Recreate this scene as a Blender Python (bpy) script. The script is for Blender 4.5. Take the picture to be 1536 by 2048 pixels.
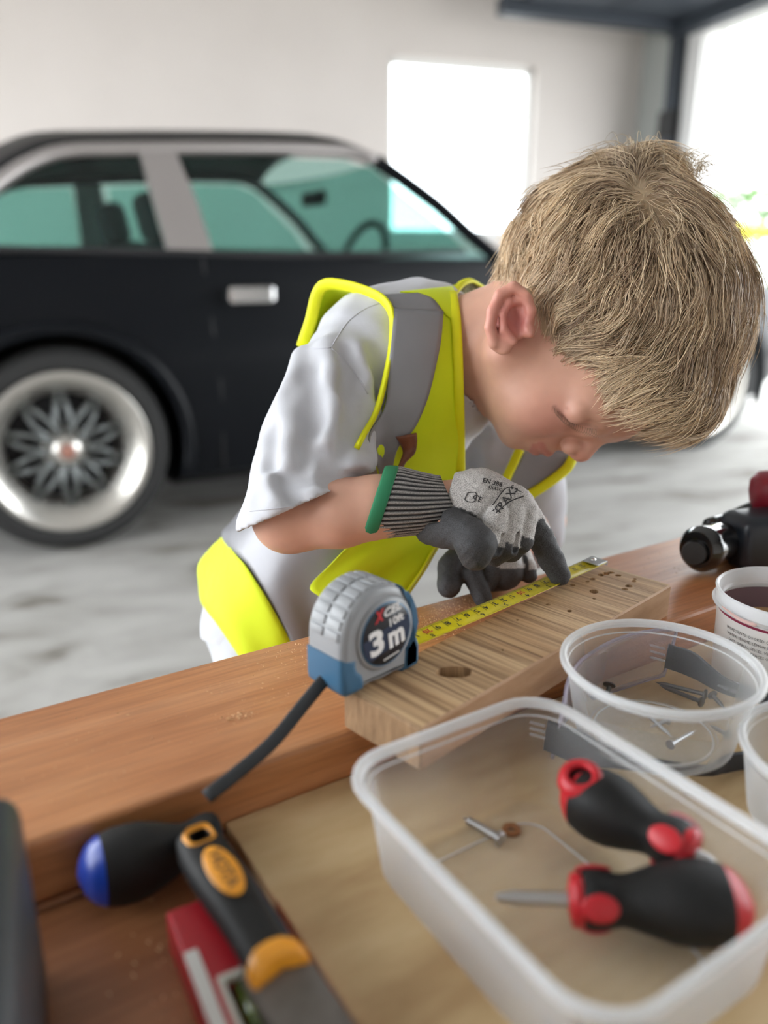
import bpy, bmesh, math, random
import numpy as np
from mathutils import Vector, Matrix, noise

for o in list(bpy.data.objects):
    bpy.data.objects.remove(o)
SC = bpy.context.scene
COL = SC.collection
random.seed(4)
RNG = np.random.default_rng(4)
PI = math.pi

# ------------------------------------------------------------------ camera
FP = 1600.0                      # focal length in pixels of the 1536x2048 frame
PITCH = math.radians(17.5)
CAM = np.array([0.0, 0.0, 0.88])
RT = np.array([1.0, 0, 0])
FW = np.array([0, math.cos(PITCH), -math.sin(PITCH)])
DN = np.array([0, -math.sin(PITCH), -math.cos(PITCH)])
cd = bpy.data.cameras.new('camera')
cam = bpy.data.objects.new('camera', cd)
COL.objects.link(cam)
SC.camera = cam
cam.location = CAM
cam.rotation_euler = (PI / 2 - PITCH, 0, 0)
cd.sensor_fit = 'VERTICAL'
cd.sensor_height = 24
cd.sensor_width = 18
cd.lens = 24 * FP / 2048
cd.clip_start = 0.02
cd.clip_end = 200
cd.dof.use_dof = True
cd.dof.focus_distance = 0.585
cd.dof.aperture_fstop = 1.9

# ------------------------------------------------------------------ light
world = bpy.data.worlds.new('world')
SC.world = world
world.use_nodes = True
wn = world.node_tree
bg = wn.nodes['Background']
bg.inputs['Color'].default_value = (0.93, 0.97, 1.0, 1)
bg.inputs['Strength'].default_value = 8.2
sv = SC.view_settings
sv.view_transform = 'Standard'
sv.look = 'None'
sv.gamma = 1
sv.use_curve_mapping = False
sv.exposure = 0.0
cy = SC.cycles
cy.use_denoising = True
cy.max_bounces = 10
cy.diffuse_bounces = 5
cy.glossy_bounces = 4
cy.transmission_bounces = 6
cy.transparent_max_bounces = 40
cy.caustics_reflective = False
cy.caustics_refractive = False
cy.sample_clamp_indirect = 6

# ------------------------------------------------------------------ helpers
def W(px, py, t):
    """point at depth t (metres along the lens axis) seen at pixel px,py"""
    return CAM + (FW + RT * (px - 768) / FP + DN * (py - 1024) / FP) * t

def atz(px, py, z):
    r = FW + RT * (px - 768) / FP + DN * (py - 1024) / FP
    return CAM + r * ((z - CAM[2]) / r[2])

def atplane(px, py, p0, n):
    r = FW + RT * (px - 768) / FP + DN * (py - 1024) / FP
    return CAM + r * (np.dot(np.asarray(p0) - CAM, n) / np.dot(r, n))

def C(px, py, t):
    return np.array([(px - 768) / FP * t, (py - 1024) / FP * t, t])

def c2w(P):
    P = np.asarray(P)
    return CAM + P[..., 0:1] * RT + P[..., 1:2] * DN + P[..., 2:3] * FW

def w2c(P):
    P = np.asarray(P) - CAM
    return np.stack([P @ RT, P @ DN, P @ FW], -1)

def tag(o, label=None, cat=None, group=None, kind=None):
    if label: o['label'] = label
    if cat: o['category'] = cat
    if group: o['group'] = group
    if kind: o['kind'] = kind
    return o

def empty(name, loc, rz=0.0, label=None, cat=None, group=None, kind=None):
    o = bpy.data.objects.new(name, None)
    o.empty_display_size = 0.02
    COL.objects.link(o)
    o.location = loc
    o.rotation_euler = (0, 0, rz)
    return tag(o, label, cat, group, kind)

def link(name, me, mats, parent=None, loc=None, rot=None, smooth=False):
    o = bpy.data.objects.new(name, me)
    COL.objects.link(o)
    if not isinstance(mats, (list, tuple)): mats = [mats]
    if len(me.materials) == 0:
        for m in mats: me.materials.append(m)
    if parent is not None: o.parent = parent
    if loc is not None: o.location = loc
    if rot is not None: o.rotation_euler = rot
    if smooth:
        me.polygons.foreach_set('use_smooth', [True] * len(me.polygons))
    return o

def world_obj(name, V, Fc, mats, parent=None, smooth=True, fm=None):
    """mesh whose vertices V are world points; kept in place under its parent"""
    me = bpy.data.meshes.new(name)
    V = np.asarray(V, float)
    org = np.zeros(3)
    inv = None
    if parent is not None:
        inv = np.array(world_matrix(parent).inverted())
        V = V @ inv[:3, :3].T + inv[:3, 3]
        me.from_pydata(V.tolist(), [], [list(map(int, f)) for f in Fc])
        o = link(name, me, mats, parent, smooth=smooth)
    else:
        org = np.array([(V[:, 0].min() + V[:, 0].max()) / 2, (V[:, 1].min() + V[:, 1].max()) / 2, V[:, 2].min()])
        me.from_pydata((V - org).tolist(), [], [list(map(int, f)) for f in Fc])
        o = link(name, me, mats, None, loc=org, smooth=smooth)
    if fm is not None:
        me.polygons.foreach_set('material_index', np.asarray(fm, dtype=np.int32))
    me.validate()
    me.update()
    return o

def world_matrix(o):
    m = Matrix.Translation(o.location) @ o.rotation_euler.to_matrix().to_4x4()
    if o.parent is not None:
        m = world_matrix(o.parent) @ m
    return m

def bm_obj(name, bm, mats, parent=None, loc=None, rot=None, smooth=False):
    me = bpy.data.meshes.new(name)
    bm.normal_update()
    bm.to_mesh(me)
    bm.free()
    return link(name, me, mats, parent, loc, rot, smooth)

def add_box(bm, lo, hi, bevel=0.0, seg=1, mi=0):
    lo = Vector(lo); hi = Vector(hi)
    r = bmesh.ops.create_cube(bm, size=1.0)
    vs = r['verts']
    for v in vs:
        v.co = Vector((lo[i] + (v.co[i] + 0.5) * (hi[i] - lo[i]) for i in range(3)))
    fs = set(f for v in vs for f in v.link_faces)
    for f in fs: f.material_index = mi
    if bevel > 0:
        es = list(set(e for v in vs for e in v.link_edges))
        bmesh.ops.bevel(bm, geom=es, offset=bevel, segments=seg, affect='EDGES', profile=0.5)
    return bm

def box_obj(name, lo, hi, mats, parent=None, loc=None, rot=None, bevel=0.0, seg=2, smooth=False):
    bm = bmesh.new()
    add_box(bm, lo, hi, bevel, seg)
    return bm_obj(name, bm, mats, parent, loc, rot, smooth)

def grid_faces(nr, nc, close_r=False, close_c=False, off=0):
    f = []
    for i in range(nr if close_r else nr - 1):
        for j in range(nc if close_c else nc - 1):
            a = i * nc + j; b = i * nc + (j + 1) % nc
            c = ((i + 1) % nr) * nc + (j + 1) % nc; d = ((i + 1) % nr) * nc + j
            f.append([a + off, b + off, c + off, d + off])
    return f

def spline(P, n):
    """Catmull-Rom resample of control points to n points"""
    P = np.asarray(P, float)
    m = len(P)
    if m == 2:
        u = np.linspace(0, 1, n)[:, None]
        return P[0] * (1 - u) + P[1] * u
    E = np.vstack([2 * P[0] - P[1], P, 2 * P[-1] - P[-2]])
    out = []
    for u in np.linspace(0, m - 1, n):
        i = min(int(u), m - 2); t = u - i
        a, b, c, d = E[i], E[i + 1], E[i + 2], E[i + 3]
        out.append(0.5 * (2 * b + (c - a) * t + (2 * a - 5 * b + 4 * c - d) * t * t + (3 * b - a - 3 * c + d) * t ** 3))
    return np.array(out)

def tube_vf(P, R, n=12, flat=None, up=None, caps=True):
    """tube along P (k,3) radius R (k,); flat=(a,b) squashes the section; returns V,F"""
    P = np.asarray(P, float); k = len(P)
    R = np.broadcast_to(np.asarray(R, float), (k,))
    T = np.gradient(P, axis=0)
    T /= np.linalg.norm(T, axis=1)[:, None] + 1e-12
    if up is None:
        up = np.array([0, 0, 1.0]) if abs(T[0][2]) < 0.9 else np.array([0, 1.0, 0])
    up = np.asarray(up, float)
    V = []
    N = up - T[0] * np.dot(up, T[0])
    N /= np.linalg.norm(N)
    a, b = flat if flat else (1, 1)
    for i in range(k):
        N = N - T[i] * np.dot(N, T[i])
        N /= np.linalg.norm(N)
        B = np.cross(T[i], N)
        for j in range(n):
            th = 2 * PI * j / n
            V.append(P[i] + R[i] * (a * math.cos(th) * B + b * math.sin(th) * N))
    Fc = grid_faces(k, n, close_c=True)
    if caps:
        V.append(P[0]); V.append(P[-1])
        c0 = k * n; c1 = c0 + 1
        for j in range(n):
            Fc.append([c0, (j + 1) % n, j])
            Fc.append([c1, (k - 1) * n + j, (k - 1) * n + (j + 1) % n])
    return np.array(V), Fc

def tube(name, P, R, mat, parent=None, n=12, flat=None, up=None, smooth=True):
    V, Fc = tube_vf(P, R, n, flat, up)
    return world_obj(name, V, Fc, mat, parent, smooth)

def lathe_vf(prof, n=48, arc=None):
    """profile list of (r,z) spun about z"""
    k = len(prof); V = []
    for r, z in prof:
        for j in range(n):
            th = 2 * PI * j / n
            V.append((r * math.cos(th), r * math.sin(th), z))
    return np.array(V), grid_faces(k, n, close_c=True)

def merge_vf(parts):
    V = []; Fc = []; off = 0
    for v, f in parts:
        V.append(np.asarray(v)); Fc += [[i + off for i in q] for q in f]; off += len(v)
    return np.vstack(V), Fc

def local_obj(name, V, Fc, mats, parent=None, loc=None, rot=None, smooth=True, fm=None):
    me = bpy.data.meshes.new(name)
    me.from_pydata(np.asarray(V).tolist(), [], [list(map(int, f)) for f in Fc])
    if fm is not None: me.polygons.foreach_set('material_index', np.asarray(fm, dtype=np.int32))
    me.validate(); me.update()
    return link(name, me, mats, parent, loc, rot, smooth)

def prism_vf(poly, y0, y1):
    """polygon in (x,z) extruded along y"""
    n = len(poly)
    V = [(x, y0, z) for x, z in poly] + [(x, y1, z) for x, z in poly]
    Fc = [list(range(n))[::-1], list(range(n, 2 * n))]
    Fc += [[i, (i + 1) % n, n + (i + 1) % n, n + i] for i in range(n)]
    return np.array(V), Fc

def smooth_angle(o, ang=40):
    me = o.data
    me.polygons.foreach_set('use_smooth', [True] * len(me.polygons))
    try:
        me.set_sharp_from_angle(angle=math.radians(ang))
    except Exception:
        pass
    return o

def bevel_mod(o, w, seg=2, ang=35):
    m = o.modifiers.new('bevel', 'BEVEL'); m.width = w; m.segments = seg
    m.limit_method = 'ANGLE'; m.angle_limit = math.radians(ang)
    return o

def solidify(o, th, off=0):
    m = o.modifiers.new('solid', 'SOLIDIFY'); m.thickness = th; m.offset = off
    return o

def boolean(o, cutters, op='DIFFERENCE'):
    """apply boolean cuts, drop the cutters"""
    for c in cutters:
        m = o.modifiers.new('b', 'BOOLEAN'); m.object = c; m.operation = op; m.solver = 'EXACT'
    bpy.context.view_layer.update()
    dg = bpy.context.evaluated_depsgraph_get()
    me = bpy.data.meshes.new_from_object(o.evaluated_get(dg))
    old = o.data
    o.modifiers.clear()
    o.data = me
    me.name = old.name
    for c in cutters:
        bpy.data.objects.remove(c)
    return o

def text_obj(name, s, size, mat, parent, M, extrude=0.0001, align='CENTER', sx=1.0, shear=0.0, bold=0.0):
    """flat lettering turned into a mesh, placed by matrix M in the parent's frame"""
    cu = bpy.data.curves.new(name, 'FONT')
    cu.body = s; cu.size = size; cu.extrude = extrude; cu.align_x = align; cu.align_y = 'CENTER'
    cu.shear = shear; cu.offset = bold; cu.resolution_u = 3
    t = bpy.data.objects.new('tmp', cu)
    COL.objects.link(t)
    bpy.context.view_layer.update()
    dg = bpy.context.evaluated_depsgraph_get()
    me = bpy.data.meshes.new_from_object(t.evaluated_get(dg))
    bpy.data.objects.remove(t)
    me.transform(Matrix.Diagonal((sx, 1, 1, 1)))
    me.name = name
    me.materials.clear()
    o = link(name, me, mat, parent)
    o.matrix_local = M
    return o

def frame_m(origin, x, y):
    x = Vector(x).normalized(); y = Vector(y); z = x.cross(y).normalized(); y = z.cross(x)
    m = Matrix((x, y, z)).transposed().to_4x4()
    m.translation = Vector(origin)
    return m

# ------------------------------------------------------------------ materials
def mat(name, col, rough=0.5, metal=0.0, **k):
    m = bpy.data.materials.new(name); m.use_nodes = True
    nt = m.node_tree; b = nt.nodes['Principled BSDF']
    b.inputs['Base Color'].default_value = (*col, 1)
    b.inputs['Roughness'].default_value = rough
    b.inputs['Metallic'].default_value = metal
    for kk, v in k.items():
        if kk == 'spec': b.inputs['Specular IOR Level'].default_value = v
        if kk == 'coat': b.inputs['Coat Weight'].default_value = v
        if kk == 'sheen': b.inputs['Sheen Weight'].default_value = v
        if kk == 'sss':
            b.inputs['Subsurface Weight'].default_value = v
            b.inputs['Subsurface Radius'].default_value = (0.01, 0.004, 0.002)
            b.inputs['Subsurface Scale'].default_value = 0.6
        if kk == 'emit':
            b.inputs['Emission Color'].default_value = (*col, 1)
            b.inputs['Emission Strength'].default_value = v
    return m

class NT:
    def __init__(s, m): s.m = m; s.nt = m.node_tree; s.b = s.nt.nodes['Principled BSDF']
    def n(s, t, **k):
        x = s.nt.nodes.new(t)
        for a, v in k.items():
            if a.startswith('i_'):
                key = a[2:]
                x.inputs[int(key) if key.isdigit() else key.replace('_', ' ')].default_value = v
            else: setattr(x, a, v)
        return x
    def l(s, a, b): s.nt.links.new(a, b)

def noise_mat(name, c1, c2, scale=8.0, detail=4.0, rough=0.6, stretch=(1, 1, 1), bump=0.0, bscale=None, metal=0.0,
              c3=None, lo=0.3, hi=0.7, coords='Object', bdist=0.001, spec=None, rot=(0, 0, 0)):
    m = mat(name, c1, rough, metal)
    if spec is not None: m.node_tree.nodes['Principled BSDF'].inputs['Specular IOR Level'].default_value = spec
    T = NT(m)
    tc = T.n('ShaderNodeTexCoord'); mp = T.n('ShaderNodeMapping')
    mp.inputs['Scale'].default_value = stretch; mp.inputs['Rotation'].default_value = rot
    T.l(tc.outputs[coords], mp.inputs['Vector'])
    nz = T.n('ShaderNodeTexNoise'); nz.inputs['Scale'].default_value = scale; nz.inputs['Detail'].default_value = detail
    T.l(mp.outputs[0], nz.inputs['Vector'])
    cr = T.n('ShaderNodeValToRGB')
    e = cr.color_ramp.elements
    e[0].position = lo; e[0].color = (*c1, 1); e[1].position = hi; e[1].color = (*c2, 1)
    if c3 is not None:
        x = e.new((lo + hi) / 2); x.color = (*c3, 1)
    T.l(nz.outputs['Fac'], cr.inputs[0]); T.l(cr.outputs[0], T.b.inputs['Base Color'])
    if bump:
        n2 = T.n('ShaderNodeTexNoise'); n2.inputs['Scale'].default_value = bscale or scale * 4; n2.inputs['Detail'].default_value = 3
        T.l(mp.outputs[0], n2.inputs['Vector'])
        bp = T.n('ShaderNodeBump'); bp.inputs['Strength'].default_value = bump; bp.inputs['Distance'].default_value = bdist
        T.l(n2.outputs['Fac'], bp.inputs['Height']); T.l(bp.outputs[0], T.b.inputs['Normal'])
    return m

def wood(name, dark, mid, light, gscale=1.0, rough=0.55, bump=0.3, along='X', knots=True, ring=0.5, coat=0.0):
    """plank wood: stretched grain lines, broad tone drift, fine fibres"""
    m = mat(name, mid, rough)
    T = NT(m)
    T.b.inputs['Coat Weight'].default_value = coat
    T.b.inputs['Coat Roughness'].default_value = 0.35
    tc = T.n('ShaderNodeTexCoord')
    st = (1.5, 22, 22) if along == 'X' else (22, 1.5, 22)
    mp = T.n('ShaderNodeMapping'); mp.inputs['Scale'].default_value = [a * gscale for a in st]
    T.l(tc.outputs['Object'], mp.inputs['Vector'])
    nz = T.n('ShaderNodeTexNoise'); nz.inputs['Scale'].default_value = 1.6; nz.inputs['Detail'].default_value = 6; nz.inputs['Distortion'].default_value = 0.6
    T.l(mp.outputs[0], nz.inputs['Vector'])
    cr = T.n('ShaderNodeValToRGB'); e = cr.color_ramp.elements
    e[0].position = 0.28; e[0].color = (*dark, 1); e[1].position = 0.75; e[1].color = (*light, 1)
    x = e.new(0.5); x.color = (*mid, 1)
    T.l(nz.outputs['Fac'], cr.inputs[0])
    st2 = (8, 160, 160) if along == 'X' else (160, 8, 160)
    mp2 = T.n('ShaderNodeMapping'); mp2.inputs['Scale'].default_value = [a * gscale for a in st2]
    T.l(tc.outputs['Object'], mp2.inputs['Vector'])
    n2 = T.n('ShaderNodeTexNoise'); n2.inputs['Scale'].default_value = 3; n2.inputs['Detail'].default_value = 4
    T.l(mp2.outputs[0], n2.inputs['Vector'])
    n3 = T.n('ShaderNodeTexNoise'); n3.inputs['Scale'].default_value = 7; n3.inputs['Detail'].default_value = 2
    T.l(tc.outputs['Object'], n3.inputs['Vector'])
    mx = T.n('ShaderNodeMix', data_type='RGBA', blend_type='MULTIPLY'); mx.inputs[0].default_value = 0.45
    T.l(cr.outputs[0], mx.inputs[6])
    c2 = T.n('ShaderNodeValToRGB'); c2.color_ramp.elements[0].position = 0.3; c2.color_ramp.elements[0].color = (0.45, 0.42, 0.4, 1)
    c2.color_ramp.elements[1].position = 0.6
    T.l(n2.outputs['Fac'], c2.inputs[0]); T.l(c2.outputs[0], mx.inputs[7])
    mx2 = T.n('ShaderNodeMix', data_type='RGBA', blend_type='SOFT_LIGHT'); mx2.inputs[0].default_value = 0.6
    T.l(mx.outputs[2], mx2.inputs[6]); T.l(n3.outputs['Fac'], mx2.inputs[7])
    T.l(mx2.outputs[2], T.b.inputs['Base Color'])
    bp = T.n('ShaderNodeBump'); bp.inputs['Strength'].default_value = bump; bp.inputs['Distance'].default_value = 0.0006
    T.l(n2.outputs['Fac'], bp.inputs['Height']); T.l(bp.outputs[0], T.b.inputs['Normal'])
    return m

def clear_mat(name, tint=(0.93, 0.94, 0.95), clear=0.8, white=(0.8, 0.82, 0.84), rough=0.25, rim=0.0):
    """thin cloudy plastic: see-through share + milky gloss share, clearer face on than edge on"""
    m = bpy.data.materials.new(name); m.use_nodes = True
    nt = m.node_tree; nt.nodes.clear()
    out = nt.nodes.new('ShaderNodeOutputMaterial')
    tr = nt.nodes.new('ShaderNodeBsdfTransparent'); tr.inputs[0].default_value = (*tint, 1)
    pb = nt.nodes.new('ShaderNodeBsdfPrincipled'); pb.inputs['Base Color'].default_value = (*white, 1); pb.inputs['Roughness'].default_value = rough
    tl = nt.nodes.new('ShaderNodeBsdfTranslucent'); tl.inputs[0].default_value = (*white, 1)
    m1 = nt.nodes.new('ShaderNodeMixShader'); m1.inputs[0].default_value = 0.4
    nt.links.new(pb.outputs[0], m1.inputs[1]); nt.links.new(tl.outputs[0], m1.inputs[2])
    lw = nt.nodes.new('ShaderNodeLayerWeight'); lw.inputs[0].default_value = 0.35
    mr = nt.nodes.new('ShaderNodeMapRange')
    mr.inputs[3].default_value = 1 - clear; mr.inputs[4].default_value = min(1.0, 1 - clear + 0.6)
    nt.links.new(lw.outputs['Facing'], mr.inputs[0])
    mx = nt.nodes.new('ShaderNodeMixShader')
    nt.links.new(mr.outputs[0], mx.inputs[0]); nt.links.new(tr.outputs[0], mx.inputs[1]); nt.links.new(m1.outputs[0], mx.inputs[2])
    nt.links.new(mx.outputs[0], out.inputs[0])
    return m

def glass_mat(name, tint, gloss=0.08, rough=0.03, ior=1.45):
    m = bpy.data.materials.new(name); m.use_nodes = True
    nt = m.node_tree; nt.nodes.clear()
    out = nt.nodes.new('ShaderNodeOutputMaterial')
    tr = nt.nodes.new('ShaderNodeBsdfTransparent'); tr.inputs[0].default_value = (*tint, 1)
    gl = nt.nodes.new('ShaderNodeBsdfGlossy'); gl.inputs['Roughness'].default_value = rough
    lw = nt.nodes.new('ShaderNodeLayerWeight'); lw.inputs[0].default_value = 0.5
    pw = nt.nodes.new('ShaderNodeMath'); pw.operation = 'POWER'; pw.inputs[1].default_value = 5.0
    fr = nt.nodes.new('ShaderNodeMath'); fr.operation = 'MULTIPLY_ADD'; fr.inputs[1].default_value = 0.5; fr.inputs[2].default_value = 0.03
    nt.links.new(lw.outputs['Facing'], pw.inputs[0]); nt.links.new(pw.outputs[0], fr.inputs[0])
    mx = nt.nodes.new('ShaderNodeMixShader')
    nt.links.new(fr.outputs[0], mx.inputs[0]); nt.links.new(tr.outputs[0], mx.inputs[1]); nt.links.new(gl.outputs[0], mx.inputs[2])
    nt.links.new(mx.outputs[0], out.inputs[0])
    return m

M_WALL = noise_mat('wall_paint', (0.72, 0.665, 0.625), (0.76, 0.705, 0.665), 2.0, rough=0.85, bump=0.08, bscale=60)
M_CEIL = noise_mat('ceiling_paint', (0.55, 0.54, 0.53), (0.6, 0.59, 0.58), 2.0, rough=0.9)
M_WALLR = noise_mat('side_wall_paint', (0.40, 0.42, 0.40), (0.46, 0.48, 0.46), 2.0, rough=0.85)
M_DARK = mat('dark_steel', (0.05, 0.06, 0.075), 0.5, 0.3)
M_WHITE = mat('white_paint', (0.8, 0.79, 0.77), 0.5)
M_CHROME = mat('chrome', (0.75, 0.75, 0.76), 0.15, 1.0)
M_STEEL = mat('steel', (0.5, 0.5, 0.5), 0.32, 1.0)
M_BLACK = mat('black_plastic', (0.012, 0.012, 0.013), 0.45)
M_RUBBER = noise_mat('black_rubber', (0.006, 0.0063, 0.0066), (0.010, 0.010, 0.0105), 40, rough=0.6, spec=0.35, bump=0.25, bscale=500, bdist=0.0004)
M_TREAD = mat('tyre_rubber', (0.018, 0.018, 0.018), 0.8)
# ================================================================== the garage
WD = np.array([math.cos(math.radians(19)), math.sin(math.radians(19)), 0])      # along the back wall, to the right
WN = np.array([math.sin(math.radians(19)), -math.cos(math.radians(19)), 0])     # into the room
corner = W(1252, 500, 6.0); corner[2] = 0
RZ = math.radians(19)
HC = 2.9
def room_box(bm, a0, a1, b0, b1, z0, z1, bev=0.0):
    """box in the room frame: a along the back wall from the corner (negative = left), b out of the wall into the room"""
    add_box(bm, (a0, -b1, z0), (a1, -b0, z1), bev)
def room_obj(name, boxes, m, kind='structure', parent=None):
    bm = bmesh.new()
    for b in boxes: room_box(bm, *b)
    o = bm_obj(name, bm, m, parent)
    if parent is None:
        o.location = corner; o.rotation_euler = (0, 0, RZ)
        if kind: o['kind'] = kind
    return o
def wall_ab(px, py):
    p = atplane(px, py, corner, WN)
    return float(np.dot(p - corner, WD)), float(p[2])
wa0, wz1 = wall_ab(779, 107); wa1, _ = wall_ab(1076, 125); _, wz0 = wall_ab(930, 472)
# floor slab with worn, stained concrete
M_FLOOR = mat('worn_concrete', (0.42, 0.41, 0.38), 0.75)
T = NT(M_FLOOR)
tc = T.n('ShaderNodeTexCoord')
mp = T.n('ShaderNodeMapping'); mp.inputs['Rotation'].default_value = (0, 0, -0.35); mp.inputs['Scale'].default_value = (0.8, 2.2, 1)
T.l(tc.outputs['Object'], mp.inputs[0])
n1 = T.n('ShaderNodeTexNoise', i_Scale=2.6, i_Detail=6.0, i_Roughness=0.62, i_Distortion=0.5)
T.l(mp.outputs[0], n1.inputs['Vector'])
c1 = T.n('ShaderNodeValToRGB'); e = c1.color_ramp.elements
e[0].position = 0.36; e[0].color = (0.15, 0.135, 0.115, 1); e[1].position = 0.62; e[1].color = (0.40, 0.39, 0.37, 1)
x = e.new(0.45); x.color = (0.31, 0.30, 0.28, 1)
T.l(n1.outputs['Fac'], c1.inputs[0]); T.l(c1.outputs[0], T.b.inputs['Base Color'])
bp = T.n('ShaderNodeBump', i_Strength=0.3, i_Distance=0.01); T.l(n1.outputs['Fac'], bp.inputs['Height']); T.l(bp.outputs[0], T.b.inputs['Normal'])

room_obj('floor', [(-6.2, 0.2, -0.2, 8.0, -0.1, 0)], M_FLOOR)
wb = [(-6.2, wa0, -0.15, 0, 0, HC), (wa1, 0.12, -0.15, 0, 0, HC), (wa0, wa1, -0.15, 0, 0, wz0), (wa0, wa1, -0.15, 0, wz1, HC)]
room_obj('wall_back', wb, M_WALL)
# side wall with the wide door opening: starts b=0.75 m out of the corner
def side_ab(px, py):
    p = atplane(px, py, corner, WD)
    return float(np.dot(p - corner, WN)), float(p[2])
b_open, z_top = side_ab(1411, 62)
b_post, _ = side_ab(1362, 300)
b_open = max(0.5, b_open)
b_end = 6.3
room_obj('wall_right', [(0, 0.15, 0, b_open, 0, HC), (0, 0.15, b_end, 8.0, 0, HC), (0, 0.15, b_open, b_end, z_top, HC)], M_WALLR)
room_obj('trim_1', [(-0.03, 0.0, b_post, b_open + 0.02, 0, z_top + 0.1), (-0.03, 0.0, b_open, b_end, z_top - 0.02, z_top + 0.1),
                    (0.0, 0.16, b_open, b_open + 0.03, 0, z_top)], M_WHITE)
room_obj('wall_left', [(-6.35, -6.2, -0.15, 1.0, 0, HC), (-6.35, -6.2, 5.6, 8.0, 0, HC), (-6.35, -6.2, 1.0, 5.6, 2.45, HC)], M_WALL)  # wide gap is an unseen opening, added to let soft light in
room_obj('wall_front', [(-6.2, 0.15, 7.9, 8.05, 0, HC)], M_WALL)
room_obj('ceiling', [(-6.2, 0.15, -0.15, 8.0, HC, HC + 0.1)], M_CEIL)
room_obj('baseboard_back', [(-6.2, 0, 0, 0.015, 0, 0.1)], M_WHITE)
# window frame and pane
wf = room_obj('window_1', [(wa0, wa0 + 0.04, -0.11, -0.06, wz0, wz1), (wa1 - 0.04, wa1, -0.11, -0.06, wz0, wz1),
                           (wa0, wa1, -0.11, -0.06, wz0, wz0 + 0.04), (wa0, wa1, -0.11, -0.06, wz1 - 0.04, wz1)], M_WHITE)
room_obj('pane', [(wa0 + 0.03, wa1 - 0.03, -0.088, -0.082, wz0 + 0.03, wz1 - 0.03)], glass_mat('window_glass', (0.97, 0.99, 1.0)), parent=wf)
room_obj('sill', [(wa0 - 0.03, wa1 + 0.03, -0.1, 0.03, wz0 - 0.025, wz0)], M_WHITE, parent=wf)
# open sectional door parked under the ceiling, with its tracks
dr = empty('door_1', corner, RZ); dr['kind'] = 'structure'
zd = z_top + 0.02
for k in range(2):
    a1 = -0.12 - k * 0.56
    room_obj('door_panel', [(a1 - 0.54, a1, b_open - 0.12, b_end + 0.1, zd + 0.06, zd + 0.11)], M_DARK, parent=dr)
room_obj('door_track', [(-1.35, -0.1, b_open - 0.22, b_open - 0.12, zd, zd + 0.09)], M_DARK, parent=dr)
room_obj('door_track', [(-1.35, -0.1, b_end + 0.1, b_end + 0.16, zd, zd + 0.07)], M_DARK, parent=dr)
room_obj('vertical_track', [(-0.08, -0.01, b_open - 0.24, b_open - 0.15, 0, zd - 0.02)], M_DARK, parent=dr)
room_obj('header_bar', [(-0.12, -0.03, b_open - 0.22, b_end + 0.15, zd - 0.02, zd + 0.12)], M_DARK, parent=dr)
room_obj('bracket', [(-0.1, -0.03, b_open - 0.26, b_open - 0.14, zd - 0.62, zd - 0.45)], M_BLACK, parent=dr)

# ---- outside
gr = box_obj('ground_outside', (-40, -40, -0.25), (40, 40, -0.12), noise_mat('driveway', (0.45, 0.44, 0.42), (0.55, 0.54, 0.52), 1.5, rough=0.9)); gr['kind'] = 'structure'
M_LEAF = noise_mat('hedge_leaf', (0.05, 0.12, 0.03), (0.12, 0.22, 0.06), 6, rough=0.7)
hp = W(1530, 400, 15.0)
bm = bmesh.new()
for k in range(2600):
    p = Vector((random.uniform(-2.5, 2.5), random.uniform(-0.5, 0.5), random.uniform(0, 1) ** 0.6 * 2.3))
    a = Vector((random.gauss(0, 1), random.gauss(0, 1), random.gauss(0, 1))).normalized() * 0.09
    b = a.cross(Vector((random.gauss(0, 1), random.gauss(0, 1), random.gauss(0, 1)))).normalized() * 0.05
    vs = [bm.verts.new(p + q) for q in (a, b, -a, -b)]
    bm.faces.new(vs)
hg = bm_obj('hedge', bm, M_LEAF, None, (hp[0] + 1.4, hp[1], -0.12))
tag(hg, 'green garden hedge beyond the open garage doorway', 'hedge', kind='stuff')
yb = empty('barrier_rail', (0, 0, -0.12), 0, 'bright yellow barrier rail outside the open garage doorway', 'rail')
M_YEL = mat('barrier_yellow', (0.85, 0.72, 0.02), 0.5)
q0 = W(1440, 462, 9.5); q1 = W(1900, 470, 9.0)
yb.location = (q0[0], q0[1], -0.12)
tube('rail', [q0, q1], 0.085, M_YEL, yb, 12)
for k in (0.02, 0.5, 0.98):
    q = q0 * (1 - k) + q1 * k
    tube('post', [(q[0], q[1], -0.12), (q[0], q[1], q[2])], 0.04, M_YEL, yb, 10)

# ================================================================== the car
A0 = atz(163, 1102, 0); B0 = atz(1408, 899, 0)
CD = (B0 - A0) / np.linalg.norm(B0 - A0); CN = np.array([CD[1], -CD[0], 0]); CZ = np.array([0, 0, 1.0])
WB = float(np.linalg.norm(B0 - A0))
car = empty('car', A0, math.atan2(CD[1], CD[0]), 'black two-door coupe parked beside the wall window behind the child', 'car')
# local frame: x forward, -y towards the camera (near side y=0, far side y=1.62), z up
CWID = 1.62
M_CARP = mat('black_car_paint', (0.005, 0.006, 0.008), 0.4, spec=0.12, coat=0.03)
M_TEAL = glass_mat('tinted_car_glass', (0.66, 0.83, 0.80))
M_PILLAR = mat('brushed_pillar', (0.42, 0.39, 0.38), 0.38, 0.7)
M_TRIM = mat('car_interior', (0.02, 0.02, 0.022), 0.8)

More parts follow.
